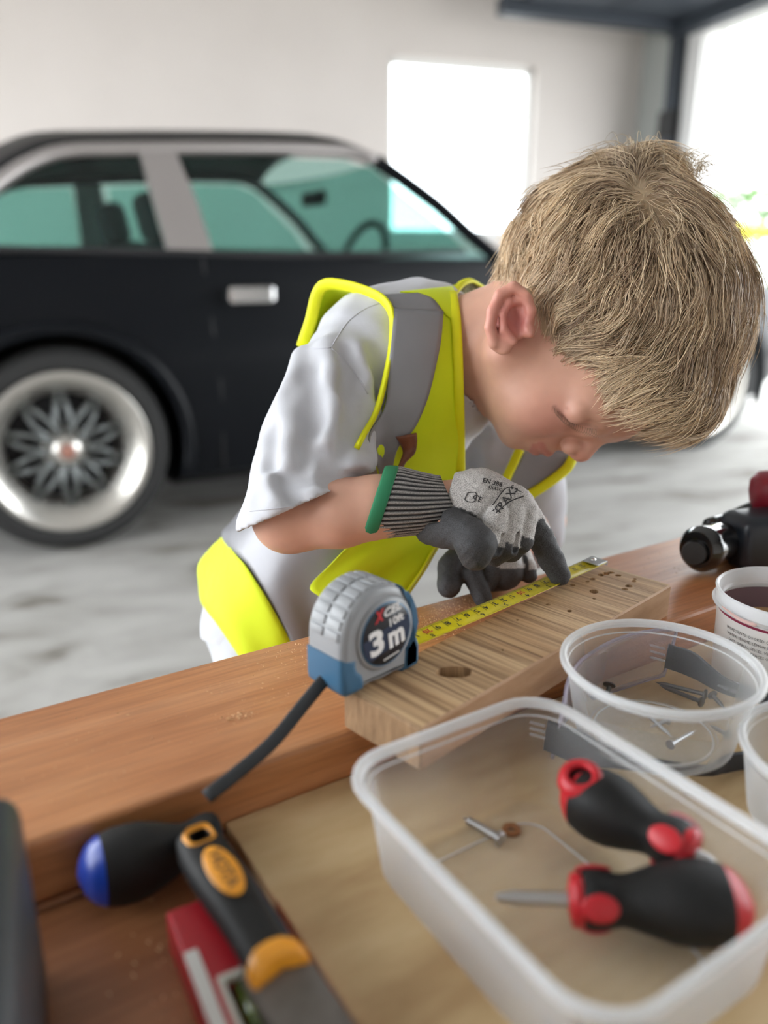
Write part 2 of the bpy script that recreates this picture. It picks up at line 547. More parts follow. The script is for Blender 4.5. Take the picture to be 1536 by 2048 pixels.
def sec(s):
    """body cross-section half: list of (inset, z) from sill to belt"""
    f = np.interp(s, [-1.0, -0.7, 0.3, 2.2, 3.3, 3.75], [0.16, 0.04, 0.0, 0.0, 0.05, 0.2])
    zt = np.interp(s, [-1.0, -0.75, -0.3, 0.3, 1.72, 2.4, 3.2, 3.6, 3.75], [0.70, 0.82, 0.90, 0.905, 0.885, 0.86, 0.80, 0.73, 0.64])
    zs = np.interp(s, [-1.0, -0.6, 0.0, 3.2, 3.6, 3.75], [0.42, 0.28, 0.17, 0.17, 0.26, 0.36])
    r = zt - zs
    return [(f + .10, zs - 0.02), (f + .035, zs + .02), (f + .008, zs + .25 * r), (f, zs + .5 * r), (f + .004, zs + .62 * r), (f + .018, zs + .66 * r), (f + .03, zs + .86 * r), (f + .055, zt - .012), (f + .085, zt),
            (f + .30, zt + .012), (f + .55, zt + .022)]
S = np.concatenate([np.linspace(-1.0, -0.6, 6), np.linspace(-0.5, 3.2, 26), np.linspace(3.3, 3.75, 8)])
V = []
for s in S:
    h = sec(s)
    ring = [(s, y, z) for y, z in h] + [(s, CWID - y, z) for y, z in h[::-1]]
    V += ring
nc = len(ring)
Fc = grid_faces(len(S), nc, close_c=True)
Fc.append(list(range(nc))); Fc.append([(len(S) - 1) * nc + i for i in range(nc)][::-1])
body = local_obj('body', V, Fc, M_CARP, car)
bm = bmesh.new(); bm.from_mesh(body.data); bmesh.ops.recalc_face_normals(bm, faces=bm.faces); bm.to_mesh(body.data); bm.free()
cut = []
bpy.context.view_layer.update()
for sx in (0.0, WB):
    for side in (0, 1):
        bm = bmesh.new()
        bmesh.ops.create_cone(bm, cap_ends=True, segments=40, radius1=0.372, radius2=0.372, depth=0.5)
        c = bm_obj('cutter', bm, M_TRIM, car, (sx, 0.06 if side == 0 else CWID - 0.06, 0.315), (PI / 2, 0, 0))
        cut.append(c)
boolean(body, cut)
smooth_angle(body, 35)
for sx in (0.0, WB):
    for side in (0, 1):
        th = np.linspace(math.radians(-18), math.radians(198), 30)
        ya = -0.012 if side == 0 else CWID + 0.012
        P = [(sx + 0.375 * math.cos(t), 0, 0.315 + 0.375 * math.sin(t)) for t in th]
        Vt, Ft = tube_vf(np.array(P), 0.022, 8, up=(0, 1, 0))
        local_obj('wheel_arch', Vt + np.array([0, (0.012 if side == 0 else CWID - 0.012), 0]), Ft, M_CARP, car)
# greenhouse: slanted side plane
GS = np.array([0, 0.46, 1.0]); GS /= np.linalg.norm(GS)
def green(px, py, off=0.0):
    """pixel on the near side-glass plane -> local car coords"""
    R3 = np.array([CD, -CN, CZ])        # world -> local rows
    p0 = A0 + (-CN) * (0.07 + off) + CZ * 0.90
    gs = -CN * GS[1] + CZ * GS[2]
    n = np.cross(CD, gs)
    p = atplane(px, py, p0, n)
    return R3 @ (p - A0)
def mirror(p): return np.array([p[0], CWID - p[1], p[2]])
def panel_obj(name, pts, m, th=0.006, parent=None):
    n = len(pts)
    o = local_obj(name, pts, [list(range(n))], m, parent, smooth=False)
    solidify(o, th); return o
qwin = [(-40, 425), (0, 383), (60, 343), (130, 320), (272, 318), (300, 400), (326, 497), (100, 492), (-60, 490)]
fwin = [(368, 320), (560, 316), (690, 320), (745, 340), (800, 385), (870, 440), (930, 500), (600, 508), (425, 505), (395, 410)]
bpil = [(278, 306), (350, 306), (392, 405), (425, 508), (334, 502), (305, 400)]
for side in (0, 1):
    f = (lambda p: p) if side == 0 else mirror
    panel_obj('side_window', [f(green(*p, 0.012)) for p in qwin], M_TEAL, 0.004, car)
    panel_obj('side_window', [f(green(*p, 0.012)) for p in fwin], M_TEAL, 0.004, car)
    panel_obj('door_pillar', [f(green(*p, -0.004)) for p in bpil], M_PILLAR, 0.02, car)
    # rail above the glass and A pillar
    rail = [(-110, 470), (-40, 398), (0, 362), (60, 325), (130, 303), (250, 299), (400, 297), (600, 298), (700, 304), (752, 322)]
    Pr = spline([f(green(*p)) for p in rail], 30)
    Vt, Ft = tube_vf(Pr, 0.022, 8)
    local_obj('roof_rail', Vt, Ft, M_PILLAR if side == 0 else M_CARP, car)
    ap = [(752, 322), (810, 362), (880, 415), (940, 470), (1000, 520)]
    Pr = spline([f(green(*p)) for p in ap], 14)
    Vt, Ft = tube_vf(Pr, 0.026, 8)
    local_obj('front_pillar', Vt, Ft, M_CARP, car)
    sp = [(930, 503), (600, 511), (330, 505), (-60, 497), (-140, 497)]
    Pr = spline([f(green(*p, -0.005)) for p in sp], 16)
    Vt, Ft = tube_vf(Pr, 0.012, 6)
    local_obj('window_trim', Vt, Ft, M_TRIM, car)
# roof skin
rl = [(-40, 398), (0, 362), (60, 325), (130, 303), (250, 299), (400, 297), (600, 298), (700, 304), (752, 322)]
st = spline([green(*p) for p in rl], 20)
V = []
for p in st:
    y0 = p[1]; half = CWID / 2 - y0
    for u in np.linspace(-1, 1, 15):
        V.append((p[0] - 0.02 * (1 - u * u), CWID / 2 + u * half, p[2] + 0.085 * (1 - abs(u) ** 2.6)))
rf = local_obj('roof', V, grid_faces(len(st), 15), M_CARP, car); solidify(rf, 0.02, -1)
# windscreen and rear glass
def bow(p, q, name, k=0.10):
    V = []
    for a in np.linspace(0, 1, 6):
        l = np.array(p) * (1 - a) + np.array(q) * a
        half = CWID / 2 - l[1]
        for u in np.linspace(-1, 1, 13):
            V.append((l[0] + k * (1 - u * u), CWID / 2 + u * half, l[2]))
    o = local_obj(name, V, grid_faces(6, 13), M_TEAL, car); solidify(o, 0.005)
bow(green(752, 322), green(1000, 520), 'windscreen', 0.09)
bow(green(-40, 398), (-0.75, 0.2, 0.88), 'rear_window', -0.05)
# interior: seats, steering wheel, mirror
for sx, sy in ((0.62, 0.45), (0.62, 1.15), (-0.12, 0.8)):
    bm = bmesh.new(); add_box(bm, (-0.08, -0.22, 0.0), (0.08, 0.22, 0.62), 0.05, 3)
    o = bm_obj('seat_back', bm, M_TRIM, car, (sx, sy, 0.35), (0, -0.28, 0), True)
    bm = bmesh.new(); add_box(bm, (-0.05, -0.11, 0.0), (0.05, 0.11, 0.17), 0.04, 3)
    bm_obj('headrest', bm, M_TRIM, car, (sx - 0.17, sy, 0.94 if sx > 0 else 0.86), (0, -0.2, 0), True)
th = np.linspace(0, 2 * PI, 25)
Vt, Ft = tube_vf(np.array([(1.25 + 0.05 * math.sin(t), 0.45 + 0.18 * math.cos(t), 0.86 + 0.16 * math.sin(t)) for t in th]), 0.015, 6, caps=False)
local_obj('steering_wheel', Vt, Ft, M_TRIM, car)
box_obj('interior_mirror', (1.20, 0.70, 1.10), (1.225, 0.92, 1.16), M_TRIM, car, bevel=0.01)
# door handle, door gap, sill, lights, bumper, mirror
def sidepx(px, py):
    R3 = np.array([CD, -CN, CZ]); return R3 @ (atplane(px, py, A0, CN) - A0)
h0 = sidepx(456, 583); h1 = sidepx(548, 585)
box_obj('door_handle', (h0[0], -0.014, h0[2] - 0.038), (h1[0], 0.03, h0[2] + 0.016), M_CHROME, car, bevel=0.01)
for sx in (0.47, 1.78):
    Vt, Ft = tube_vf(np.array([(sx, 0.050, 0.885), (sx + 0.01, 0.020, 0.66), (sx + 0.02, 0.004, 0.5), (sx + 0.02, 0.024, 0.2)]), 0.0045, 6)
    local_obj('door_gap', Vt, Ft, M_TRIM, car)
for sy in (0.22, CWID - 0.22):
    V, Fq = lathe_vf([(0.0, 0.03), (0.06, 0.025), (0.088, 0.005), (0.1, -0.02), (0.1, -0.09)], 28)
    o = local_obj('headlight', V, Fq, mat('headlight_glass', (0.55, 0.68, 0.66), 0.15), car, (3.69, sy, 0.56), (0, PI / 2, 0))
bm = bmesh.new(); add_box(bm, (3.70, 0.1, 0.36), (3.84, CWID - 0.1, 0.47), 0.03, 3)
bm_obj('front_bumper', bm, M_CHROME, car, smooth=True)
bm = bmesh.new(); add_box(bm, (3.70, 0.36, 0.48), (3.76, CWID - 0.36, 0.64), 0.01, 1)
bm_obj('front_grille', bm, M_TRIM, car)
bm = bmesh.new(); add_box(bm, (-1.1, 0.1, 0.40), (-0.96, CWID - 0.1, 0.52), 0.03, 3)
bm_obj('rear_bumper', bm, M_CHROME, car, smooth=True)
# bonnet mirror seen past the windscreen base
# wheels
M_RIM = mat('polished_rim', (0.62, 0.60, 0.56), 0.3, 0.85)
M_RIM2 = mat('grey_wheel_centre', (0.20, 0.215, 0.215), 0.4, 0.7)
M_CAP = mat('hub_badge', (0.35, 0.16, 0.12), 0.4)
def make_wheel(name_loc, side):
    """axle along local y; outer face towards -y for the near side"""
    w = bpy.data.objects.new('wheel', None); COL.objects.link(w); w.parent = car
    prof = [(0.245, -0.005), (0.262, -0.018), (0.285, -0.022), (0.305, -0.008), (0.315, 0.02), (0.315, 0.16), (0.30, 0.19), (0.262, 0.195), (0.245, 0.18)]
    V, Fq = lathe_vf(prof, 56)
    o = local_obj('tyre', V, Fq, M_TREAD, w); o.rotation_euler = (-PI / 2, 0, 0)
    return w
def wheel(sx, near):
    # children of the car: each wheel is one part with sub-parts
    y = 0.0 if near else CWID
    sg = 1 if near else -1
    prof = [(0.236, 0.01), (0.246, -0.012), (0.268, -0.024), (0.292, -0.018), (0.309, 0.004), (0.317, 0.03), (0.317, 0.17), (0.30, 0.195), (0.246, 0.195)]
    V, Fq = lathe_vf(prof, 60)
    ty = local_obj('wheel', V, Fq, M_TREAD, car, (sx, y + sg * 0.02, 0.317), (-PI / 2 * sg, 0, 0))
    prof = [(0.246, -0.006), (0.250, -0.014), (0.243, -0.018), (0.226, -0.010), (0.198, 0.03), (0.182, 0.05), (0.176, 0.058), (0.176, 0.17), (0.05, 0.18)]
    V, Fq = lathe_vf(prof, 60)
    local_obj('rim_lip', V, Fq, [M_RIM], ty)
    parts = []
    for k in range(10):
        for dlt in (-0.17, 0.17):
            a = 2 * PI * k / 10; b = a + dlt * 1.6
            P = np.array([(0.045 * math.cos(a), 0.045 * math.sin(a), 0.032), (0.11 * math.cos(a + dlt * .7), 0.11 * math.sin(a + dlt * .7), 0.04), (0.182 * math.cos(b), 0.182 * math.sin(b), 0.055)])
            parts.append(tube_vf(P, [0.010, 0.009, 0.010], 6))
    V, Fq = merge_vf(parts)
    local_obj('spokes', V, Fq, M_RIM2, ty)
    V, Fq = lathe_vf([(0.0, 0.004), (0.034, 0.006), (0.046, 0.02), (0.056, 0.04), (0.07, 0.06)], 24)
    local_obj('hub', V, Fq, M_RIM, ty)
    V, Fq = lathe_vf([(0.0, -0.004), (0.022, -0.002), (0.026, 0.008)], 20)
    local_obj('hub_cap', V, Fq, M_CAP, ty)
    V, Fq = lathe_vf([(0.0, 0.12), (0.17, 0.12)], 24)
    local_obj('brake_disc', V, Fq, M_TRIM, ty)
for sx in (0.0, WB):
    wheel(sx, True); wheel(sx, False)
# ================================================================== the bench
BA = math.radians(32.1)
BU = np.array([math.cos(BA), math.sin(BA), 0]); BW = np.array([-math.sin(BA), math.cos(BA), 0])
def uw(p): return float(np.dot(p, BU)), float(np.dot(p, BW))
def bp_(u, w, z): return BU * u + BW * w + np.array([0, 0, z])
Z_DECK, Z_PLY, Z_BEAM, Z_BLK = 0.572, 0.580, 0.610, 0.637
M_PINE = wood('orange_pine', (0.40, 0.145, 0.045), (0.56, 0.235, 0.09), (0.66, 0.32, 0.15), 1.0, 0.42, 0.2, coat=0.35)
M_DECK = wood('brown_pine', (0.26, 0.10, 0.04), (0.36, 0.15, 0.065), (0.44, 0.20, 0.09), 1.0, 0.45, 0.2)
M_PLY = noise_mat('weathered_plywood', (0.44, 0.29, 0.14), (0.66, 0.50, 0.29), 9, 5, 0.65, (1.2, 4, 4), 0.25, 60, c3=(0.57, 0.41, 0.215))
# the timber plank (upper), rough chamfer
pf = [atz(59, 1677, Z_BEAM), atz(700, 1467, Z_BEAM)]; pb = [atz(0, 1435, Z_BEAM), atz(1210, 1112, Z_BEAM)]
w_f = np.mean([uw(p)[1] for p in pf]); w_b = np.mean([uw(p)[1] for p in pb])
plank = box_obj('timber_plank', (-0.75, w_f, 0), (0.95, w_b, 0.038), M_PINE, None, (0, 0, Z_DECK), (0, 0, BA), bevel=0.003, seg=2)
tag(plank, 'long orange-brown pine plank the child leans over, dusted with sawdust', 'plank')
deck = empty('workbench', (0, 0, 0), BA, 'low brown wooden workbench carrying the plank, boards and tools', 'workbench')
u0 = -0.75
for k, (wa, wb_) in enumerate([(0.06, 0.205), (0.207, 0.36), (0.362, 0.498)]):
    box_obj('top_board', (u0, wa, Z_DECK - 0.03), (0.95, wb_, Z_DECK), M_DECK, deck, bevel=0.002)
for uu in (-0.68, 0.88):
    for ww in (0.09, 0.46):
        box_obj('leg', (uu - 0.03, ww - 0.03, 0), (uu + 0.03, ww + 0.03, Z_DECK - 0.03), M_DECK, deck, bevel=0.003)
for ww in (0.09, 0.46):
    box_obj('rail', (-0.65, ww - 0.015, Z_DECK - 0.11), (0.85, ww + 0.015, Z_DECK - 0.03), M_DECK, deck, bevel=0.002)
# plywood panel in front of the plank
pl0 = atz(450, 1645, Z_PLY)
ul = uw(pl0)[0]
ply = box_obj('plywood_board', (ul, 0.07, 0), (0.93, w_f - 0.001, 0.008), M_PLY, None, (0, 0, Z_DECK), (0, 0, BA), bevel=0.001)
tag(ply, 'pale tan plywood board lying in front of the orange plank under the plastic tubs', 'board')
# drilled hardwood block
bc = np.array([0.1006, 0.5020, Z_BEAM]); bang = math.radians(44.6)
M_BLK = mat('rough_hardwood', (0.45, 0.30, 0.16), 0.62)
T = NT(M_BLK)
tc = T.n('ShaderNodeTexCoord'); mp = T.n('ShaderNodeMapping'); mp.inputs['Scale'].default_value = (260, 7, 12); mp.inputs['Rotation'].default_value = (0, 0, 0.14)
T.l(tc.outputs['Object'], mp.inputs[0])
n1 = T.n('ShaderNodeTexNoise', i_Scale=1.5, i_Detail=3.0); T.l(mp.outputs[0], n1.inputs['Vector'])
c1 = T.n('ShaderNodeValToRGB'); e = c1.color_ramp.elements; e[0].position = .34; e[0].color = (0.27, 0.165, 0.085, 1); e[1].position = .60; e[1].color = (0.58, 0.40, 0.23, 1)
T.l(n1.outputs['Fac'], c1.inputs[0])
mp2 = T.n('ShaderNodeMapping'); mp2.inputs['Scale'].default_value = (34, 6, 6); mp2.inputs['Rotation'].default_value = (0, 0, 0.14); T.l(tc.outputs['Object'], mp2.inputs[0])
n2 = T.n('ShaderNodeTexNoise', i_Scale=1.4, i_Detail=4.0); T.l(mp2.outputs[0], n2.inputs['Vector'])
c2 = T.n('ShaderNodeValToRGB'); e = c2.color_ramp.elements; e[0].position = .35; e[0].color = (0.72, 0.60, 0.48, 1); e[1].position = .62; e[1].color = (1.0, 0.98, 0.94, 1)
T.l(n2.outputs['Fac'], c2.inputs[0])
mx = T.n('ShaderNodeMix', data_type='RGBA', blend_type='MULTIPLY'); mx.inputs[0].default_value = 0.8
T.l(c1.outputs[0], mx.inputs[6]); T.l(c2.outputs[0], mx.inputs[7]); T.l(mx.outputs[2], T.b.inputs['Base Color'])
bpn = T.n('ShaderNodeBump', i_Strength=0.55, i_Distance=0.0008); T.l(n1.outputs['Fac'], bpn.inputs['Height']); T.l(bpn.outputs[0], T.b.inputs['Normal'])
M_BLKS = noise_mat('smooth_hardwood', (0.42, 0.24, 0.12), (0.55, 0.34, 0.20), 14, 4, 0.6, (2, 8, 8), 0.15, 80)
bm = bmesh.new()
hx, hy = 0.1445, 0.0315
add_box(bm, (-hx, -hy, 0), (hx, hy, 0.027), 0.0012, 1)
for f in bm.faces:
    if f.normal.y < -0.7 or f.normal.x > 0.9 or f.normal.y > 0.7: f.material_index = 1
    if f.normal.x < -0.7: f.material_index = 2
blk = bm_obj('wood_block', bm, [M_BLK, M_BLKS, noise_mat('end_grain', (0.20, 0.115, 0.055), (0.34, 0.21, 0.11), 60, 4, 0.7, (1, 4, 1), 0.5, 220)], None, bc, (0, 0, bang))
tag(blk, 'thick rough-sawn hardwood block with drilled holes under the tape blade', 'block')
Rb = np.array([[math.cos(bang), math.sin(bang)], [-math.sin(bang), math.cos(bang)]])
def blk_loc(px, py):
    p = atz(px, py, Z_BLK) - bc
    return Rb @ p[:2]
cut = []
def cyl_cut(x, y, rx, ry, d, ang=0.0, seg=20, top=0.004):
    bm = bmesh.new(); bmesh.ops.create_cone(bm, cap_ends=True, segments=seg, radius1=0.72, radius2=1.0, depth=1.0)
    for v in bm.verts:
        k = 1 + 0.12 * noise.noise(Vector((v.co.x * 1.7 + x * 90, v.co.y * 1.7 + y * 90, 0.3)))
        v.co.x *= rx * k; v.co.y *= ry * k; v.co.z = (v.co.z + 0.5) * (d + top) - d
        
    c = bm_obj('cutter', bm, M_BLK, None)
    m = Matrix.Translation(bc) @ Matrix.Rotation(bang, 4, 'Z') @ Matrix.Translation((x, y, 0.027)) @ Matrix.Rotation(ang, 4, 'Z')
    c.matrix_world = m; c.location = m.to_translation(); c.rotation_euler = m.to_euler()
    cut.append(c)
hole_at = blk_loc(908, 1344)
cyl_cut(hole_at[0] , hole_at[1], 0.0118, 0.0078, 0.019, -0.75, 28)
for (px, py, r, d) in [(1188, 1183, 0.0042, 0.012), (1188, 1197, 0.0018, 0.004), (1139, 1222, 0.0024, 0.006), (1096, 1209, 0.0022, 0.004), (1035, 1240, 0.0014, 0.003),
                       (1145, 1170, 0.003, 0.004), (1258, 1172, 0.0035, 0.005), (1268, 1162, 0.0025, 0.006), (1250, 1178, 0.0028, 0.004), (1212, 1147, 0.004, 0.003), (1222, 1145, 0.0034, 0.003),
                       (1236, 1151, 0.003, 0.0025), (1185, 1158, 0.003, 0.002), (1202, 1150, 0.0034, 0.0028), (1175, 1163, 0.0022, 0.002), (1270, 1158, 0.002, 0.003), (1005, 1300, 0.0012, 0.002)]:
    x, y = blk_loc(px, py)
    if abs(x) < hx - r and abs(y) < hy - r: cyl_cut(x, y, r * 1.1, r * 0.9, d, random.uniform(-1, 1), 9)
boolean(blk, cut)
# sawdust and chips
def scatter_dust(name, regions, label, m, cat):
    bm = bmesh.new()
    for (pts, n, z, sg, smin, smax) in regions:
        for _ in range(n):
            u = random.random(); px, py = pts[0] * (1 - u) + pts[2] * u, pts[1] * (1 - u) + pts[3] * u
            p = atz(px + random.gauss(0, sg[0]), py + random.gauss(0, sg[1]), z)
            uu, ww = uw(p)
            if z == Z_BEAM and not (w_f + 0.003 < ww < w_b - 0.002): continue
            lp = p[:2] - bc[:2]; lb = Rb @ lp
            if z == Z_BEAM and abs(lb[0]) < hx + .002 and abs(lb[1]) < hy + .002: continue
            s = random.uniform(smin, smax); a = random.uniform(0, 6.28); l = random.uniform(1, 2.4)
            d = Vector((math.cos(a), math.sin(a), 0)) * s * l; e_ = Vector((-math.sin(a), math.cos(a), 0)) * s * 0.6
            q = Vector(p)
            b = [bm.verts.new(q + d), bm.verts.new(q + e_), bm.verts.new(q - d), bm.verts.new(q - e_), bm.verts.new(q + Vector((0, 0, s * 0.9)))]
            for i in range(4): bm.faces.new((b[i], b[(i + 1) % 4], b[4]))
    o = bm_obj(name, bm, m); tag(o, label, cat, kind='stuff'); return o
M_DUST = mat('sawdust', (0.72, 0.46, 0.26), 0.9)
scatter_dust('sawdust', [((560, 1330, 640, 1290), 160, Z_BEAM, (60, 25), 0.0002, 0.0006), ((840, 1260, 960, 1190), 900, Z_BEAM, (34, 16), 0.0002, 0.0006),
    ((380, 1420, 640, 1380), 110, Z_BEAM, (90, 45), 0.0002, 0.0005), ((100, 1560, 400, 1480), 70, Z_BEAM, (80, 60), 0.0002, 0.0006),
    ((455, 1437, 500, 1428), 60, Z_BEAM, (10, 4), 0.0002, 0.0009), ((1240, 1120, 1340, 1130), 60, Z_BEAM, (50, 14), 0.0002, 0.0006),
    ((250, 1900, 320, 1960), 20, Z_DECK, (60, 50), 0.0003, 0.0009)], 'fine pale sawdust scattered over the orange pine plank', M_DUST, 'sawdust')

# ================================================================== tape measure
tang = math.radians(43.5)
tc0 = (atz(690, 1402, Z_BLK) + atz(822, 1335, Z_BLK)) / 2
TU = np.array([math.cos(tang), math.sin(tang), 0]); TV = np.array([-math.sin(tang), math.cos(tang), 0])
TW_ = 0.033
tc0 = tc0 + TV * (TW_ / 2)
tape = empty('tape_measure', (tc0[0], tc0[1], Z_BLK + 0.0003), tang, 'grey and blue pocket tape measure standing on the end of the wood block', 'tape measure')
M_TG = noise_mat('grey_case_plastic', (0.27, 0.283, 0.30), (0.31, 0.323, 0.34), 30, rough=0.42, bump=0.05, bscale=700)
M_TB = mat('blue_grip_rubber', (0.035, 0.12, 0.22), 0.5)
M_LB = mat('black_label', (0.012, 0.013, 0.018), 0.35)
M_LN = mat('navy_label', (0.02, 0.035, 0.075), 0.35)
M_LW = mat('white_print', (0.80, 0.80, 0.80), 0.5)
M_LR = mat('red_print', (0.55, 0.03, 0.04), 0.5)
def rnd_profile(n=96):
    """outline (u,z) of the case side"""
    cx, cz, R = 0.001, 0.0325, 0.0295
    pts = []
    pts += [(-0.0285, 0.004), (-0.0255, 0.001), (-0.016, 0.0006), (-0.006, 0.0014), (0.004, 0.0005), (0.014, 0.0012), (0.0205, 0.0004), (0.0325, 0.0004), (0.0345, 0.003)]
    pts += [(0.0345, 0.013), (0.0325, 0.0175), (0.0300, 0.0205)]
    for a in np.linspace(math.radians(-18), math.radians(178), 40):
        pts.append((cx + R * math.cos(a), cz + R * math.sin(a)))
    pts += [(-0.0288, 0.028), (-0.0290, 0.016)]
    return pts
def case_vf(prof, y0, y1, rb, seg=4):
    """extruded outline with rounded rim on both sides (inset by rb)"""
    P = np.array(prof); n = len(P)
    nx = np.roll(P, -1, 0) - np.roll(P, 1, 0); nrm = np.stack([nx[:, 1], -nx[:, 0]], 1); nrm /= np.linalg.norm(nrm, axis=1)[:, None] + 1e-9
    rings = []
    for a in np.linspace(0, PI / 2, seg + 1):
        rings.append((P - nrm * rb * (1 - math.sin(a)), y0 + rb * (1 - math.cos(a))))
    for a in np.linspace(PI / 2, 0, seg + 1):
        rings.append((P - nrm * rb * (1 - math.sin(a)), y1 - rb * (1 - math.cos(a))))
    V = []
    for Q, y in rings: V += [(q[0], y, q[1]) for q in Q]
    F = grid_faces(len(rings), n, close_c=True)
    F.append(list(range(n))); F.append([(len(rings) - 1) * n + i for i in range(n)][::-1])
    return np.array(V), F
hw = TW_ / 2
prof = rnd_profile()
V, Fq = case_vf(prof, -hw, hw, 0.0045)
case = local_obj('case', V, Fq, M_TG, tape); smooth_angle(case, 40)
# raised round boss and label on the near side (towards -y), ring lips
def disc(name, r, y, th, m, parent, cx=0.0045, cz=0.0315, n=48, b=0.0008):
    V, F = lathe_vf([(0.0, th), (r - b, th), (r, th - b), (r, -0.001)], n)
    o = local_obj(name, V, F, m, parent, (cx, y, cz), (PI / 2, 0, 0)); smooth_angle(o, 50); return o
disc('label_ring', 0.0228, -hw, 0.0012, M_TG, tape)
disc('blue_ring', 0.0207, -hw - 0.0012, 0.0004, M_TB, tape)
lab = disc('label', 0.0196, -hw - 0.0014, 0.0006, M_LB, tape)
V, Fq = lathe_vf([(0, 0), (1, 0)], 4)
ly = -hw - 0.00215
# navy band across the label
yy = np.linspace(-0.0196, 0.0196, 25)
top = lambda x: 0.0045 + 0.22 * x; bot = lambda x: -0.0105 + 0.22 * x
Vn = []; 
for x in np.linspace(-0.0192, 0.0192, 25):
    h = math.sqrt(max(0, 0.0192 ** 2 - x * x))
    Vn += [(0.0045 + x, ly, 0.0315 + max(-h, min(h, bot(x)))), (0.0045 + x, ly, 0.0315 + max(-h, min(h, top(x))))]
local_obj('navy_band', Vn, grid_faces(25, 2), M_LN, lab.parent)
def tmat(u, z, ang=0.0):
    return Matrix.Translation((u, ly - 0.0003, z)) @ Matrix.Rotation(PI / 2, 4, 'X') @ Matrix.Rotation(ang, 4, 'Z')
text_obj('print_3', '3', 0.0215, M_LW, tape, tmat(-0.0040, 0.0282, 0.14), 0.0001, sx=1.2, bold=0.0008)
text_obj('print_m', 'm', 0.0195, M_LW, tape, tmat(0.0118, 0.0288, 0.14), 0.0001, sx=0.9, bold=0.0008)
text_obj('print_10ft', '10ft', 0.0070, M_LW, tape, tmat(0.0112, 0.0388, 0.14), 0.0001, sx=1.15, bold=0.0002)
text_obj('print_cel', 'CEL', 0.0072, M_LW, tape, tmat(0.0078, 0.0463, 0.14), 0.0001, sx=1.15, shear=0.3, bold=0.0002)
text_obj('print_x', 'X', 0.0098, M_LR, tape, tmat(-0.0026, 0.0448, 0.14), 0.0001, sx=0.8, shear=0.3, bold=0.0004)
text_obj('print_small', '..........', 0.006, M_LW, tape, tmat(0.0075, 0.0180, 0.14), 0.0001, bold=0.0002)
# blue grips: near-left foot, right crescent and foot (slightly proud shells over the case)
def grip(name, poly, parent):
    V, F = case_vf(poly, -hw - 0.0007, hw + 0.0007, 0.004, 3)
    o = local_obj(name, V, F, M_TB, parent); smooth_angle(o, 40); return o
g1 = [(-0.0296, 0.0245), (-0.0297, 0.006), (-0.0290, 0.0028), (-0.026, 0.0000), (-0.018, -0.0001), (-0.0120, 0.0006), (-0.0112, 0.006), (-0.0125, 0.0115), (-0.0165, 0.0155), (-0.0175, 0.0200), (-0.0182, 0.0235)]
grip('blue_foot_grip', g1[::1], tape)
g2 = [(0.0195, -0.0001), (0.0330, -0.0001), (0.0352, 0.003), (0.0353, 0.0135), (0.0333, 0.0182), (0.0308, 0.0212), (0.0312, 0.032), (0.0295, 0.042), (0.0255, 0.0505), (0.0205, 0.0565),
      (0.0200, 0.0515), (0.0240, 0.0450), (0.0272, 0.0380), (0.0285, 0.0300), (0.0262, 0.0212), (0.0200, 0.0162)]
grip('blue_mouth_grip', g2, tape)
# ribbed pads and centre seam over the back
for k in range(9):
    a = math.radians(62 + k * 13.5)
    cx, cz, R = 0.001, 0.0325, 0.0295
    if a > math.radians(182): continue
    for s in (-1, 1):
        bm = bmesh.new(); add_box(bm, (-0.0028, min(s * 0.001, s * 0.0125), -0.0004), (0.0028, max(s * 0.001, s * 0.0125), 0.0009), 0.0005, 2)
        o = bm_obj('grip_pad', bm, M_TG, tape, (cx + R * math.cos(a), 0, cz + R * math.sin(a)), (0, PI / 2 - a, 0), True)
# blade mouth slot
box_obj('blade_mouth', (0.0335, -0.0095, 0.0035), (0.0356, 0.0095, 0.0085), M_BLACK, tape)
# belt-side screw bosses on far side
for (u, z) in ((-0.02, 0.012), (0.024, 0.012), (0.0, 0.056)):
    V, F = lathe_vf([(0, 0.0006), (0.0022, 0.0006), (0.0026, -0.001)], 14)
    local_obj('case_screw', V, F, M_STEEL, tape, (u, hw, z), (-PI / 2, 0, 0))
# blade -------------------------------------------------------
tm = np.array(world_matrix(tape).inverted())
def tl(p): return tm[:3, :3] @ p + tm[:3, 3]
hook = tl(atz(1196, 1127, Z_BLK + 0.004))
m0 = np.array([0.034, 0.0, 0.0065]); m1 = np.array([hook[0], hook[1], 0.0052])
L = float(np.linalg.norm(m1 - m0)); bd = (m1 - m0) / L; bn = np.cross([0, 0, 1.0], bd); bn /= np.linalg.norm(bn)
M_BLADE = mat('yellow_blade', (0.72, 0.60, 0.015), 0.30, coat=0.4)
M_TICK = mat('blade_print', (0.02, 0.02, 0.02), 0.5)
BWd = 0.0160
V = []
nb = 40
for i in range(nb):
    s = L * i / (nb - 1)
    for j in range(9):
        v = -1 + 2 * j / 8
        sag = -0.0012 * math.sin(PI * s / L)
        V.append(m0 + bd * s + bn * v * BWd / 2 + np.array([0, 0, 0.0016 * (v * v) + sag]))
blade = local_obj('blade', V, grid_faces(nb, 9), M_BLADE, tape); solidify(blade, 0.0003, 0)
def on_blade(s, v):
    return m0 + bd * s + bn * v * BWd / 2 + np.array([0, 0, 0.0016 * v * v - 0.0012 * math.sin(PI * s / L) + 0.00035])
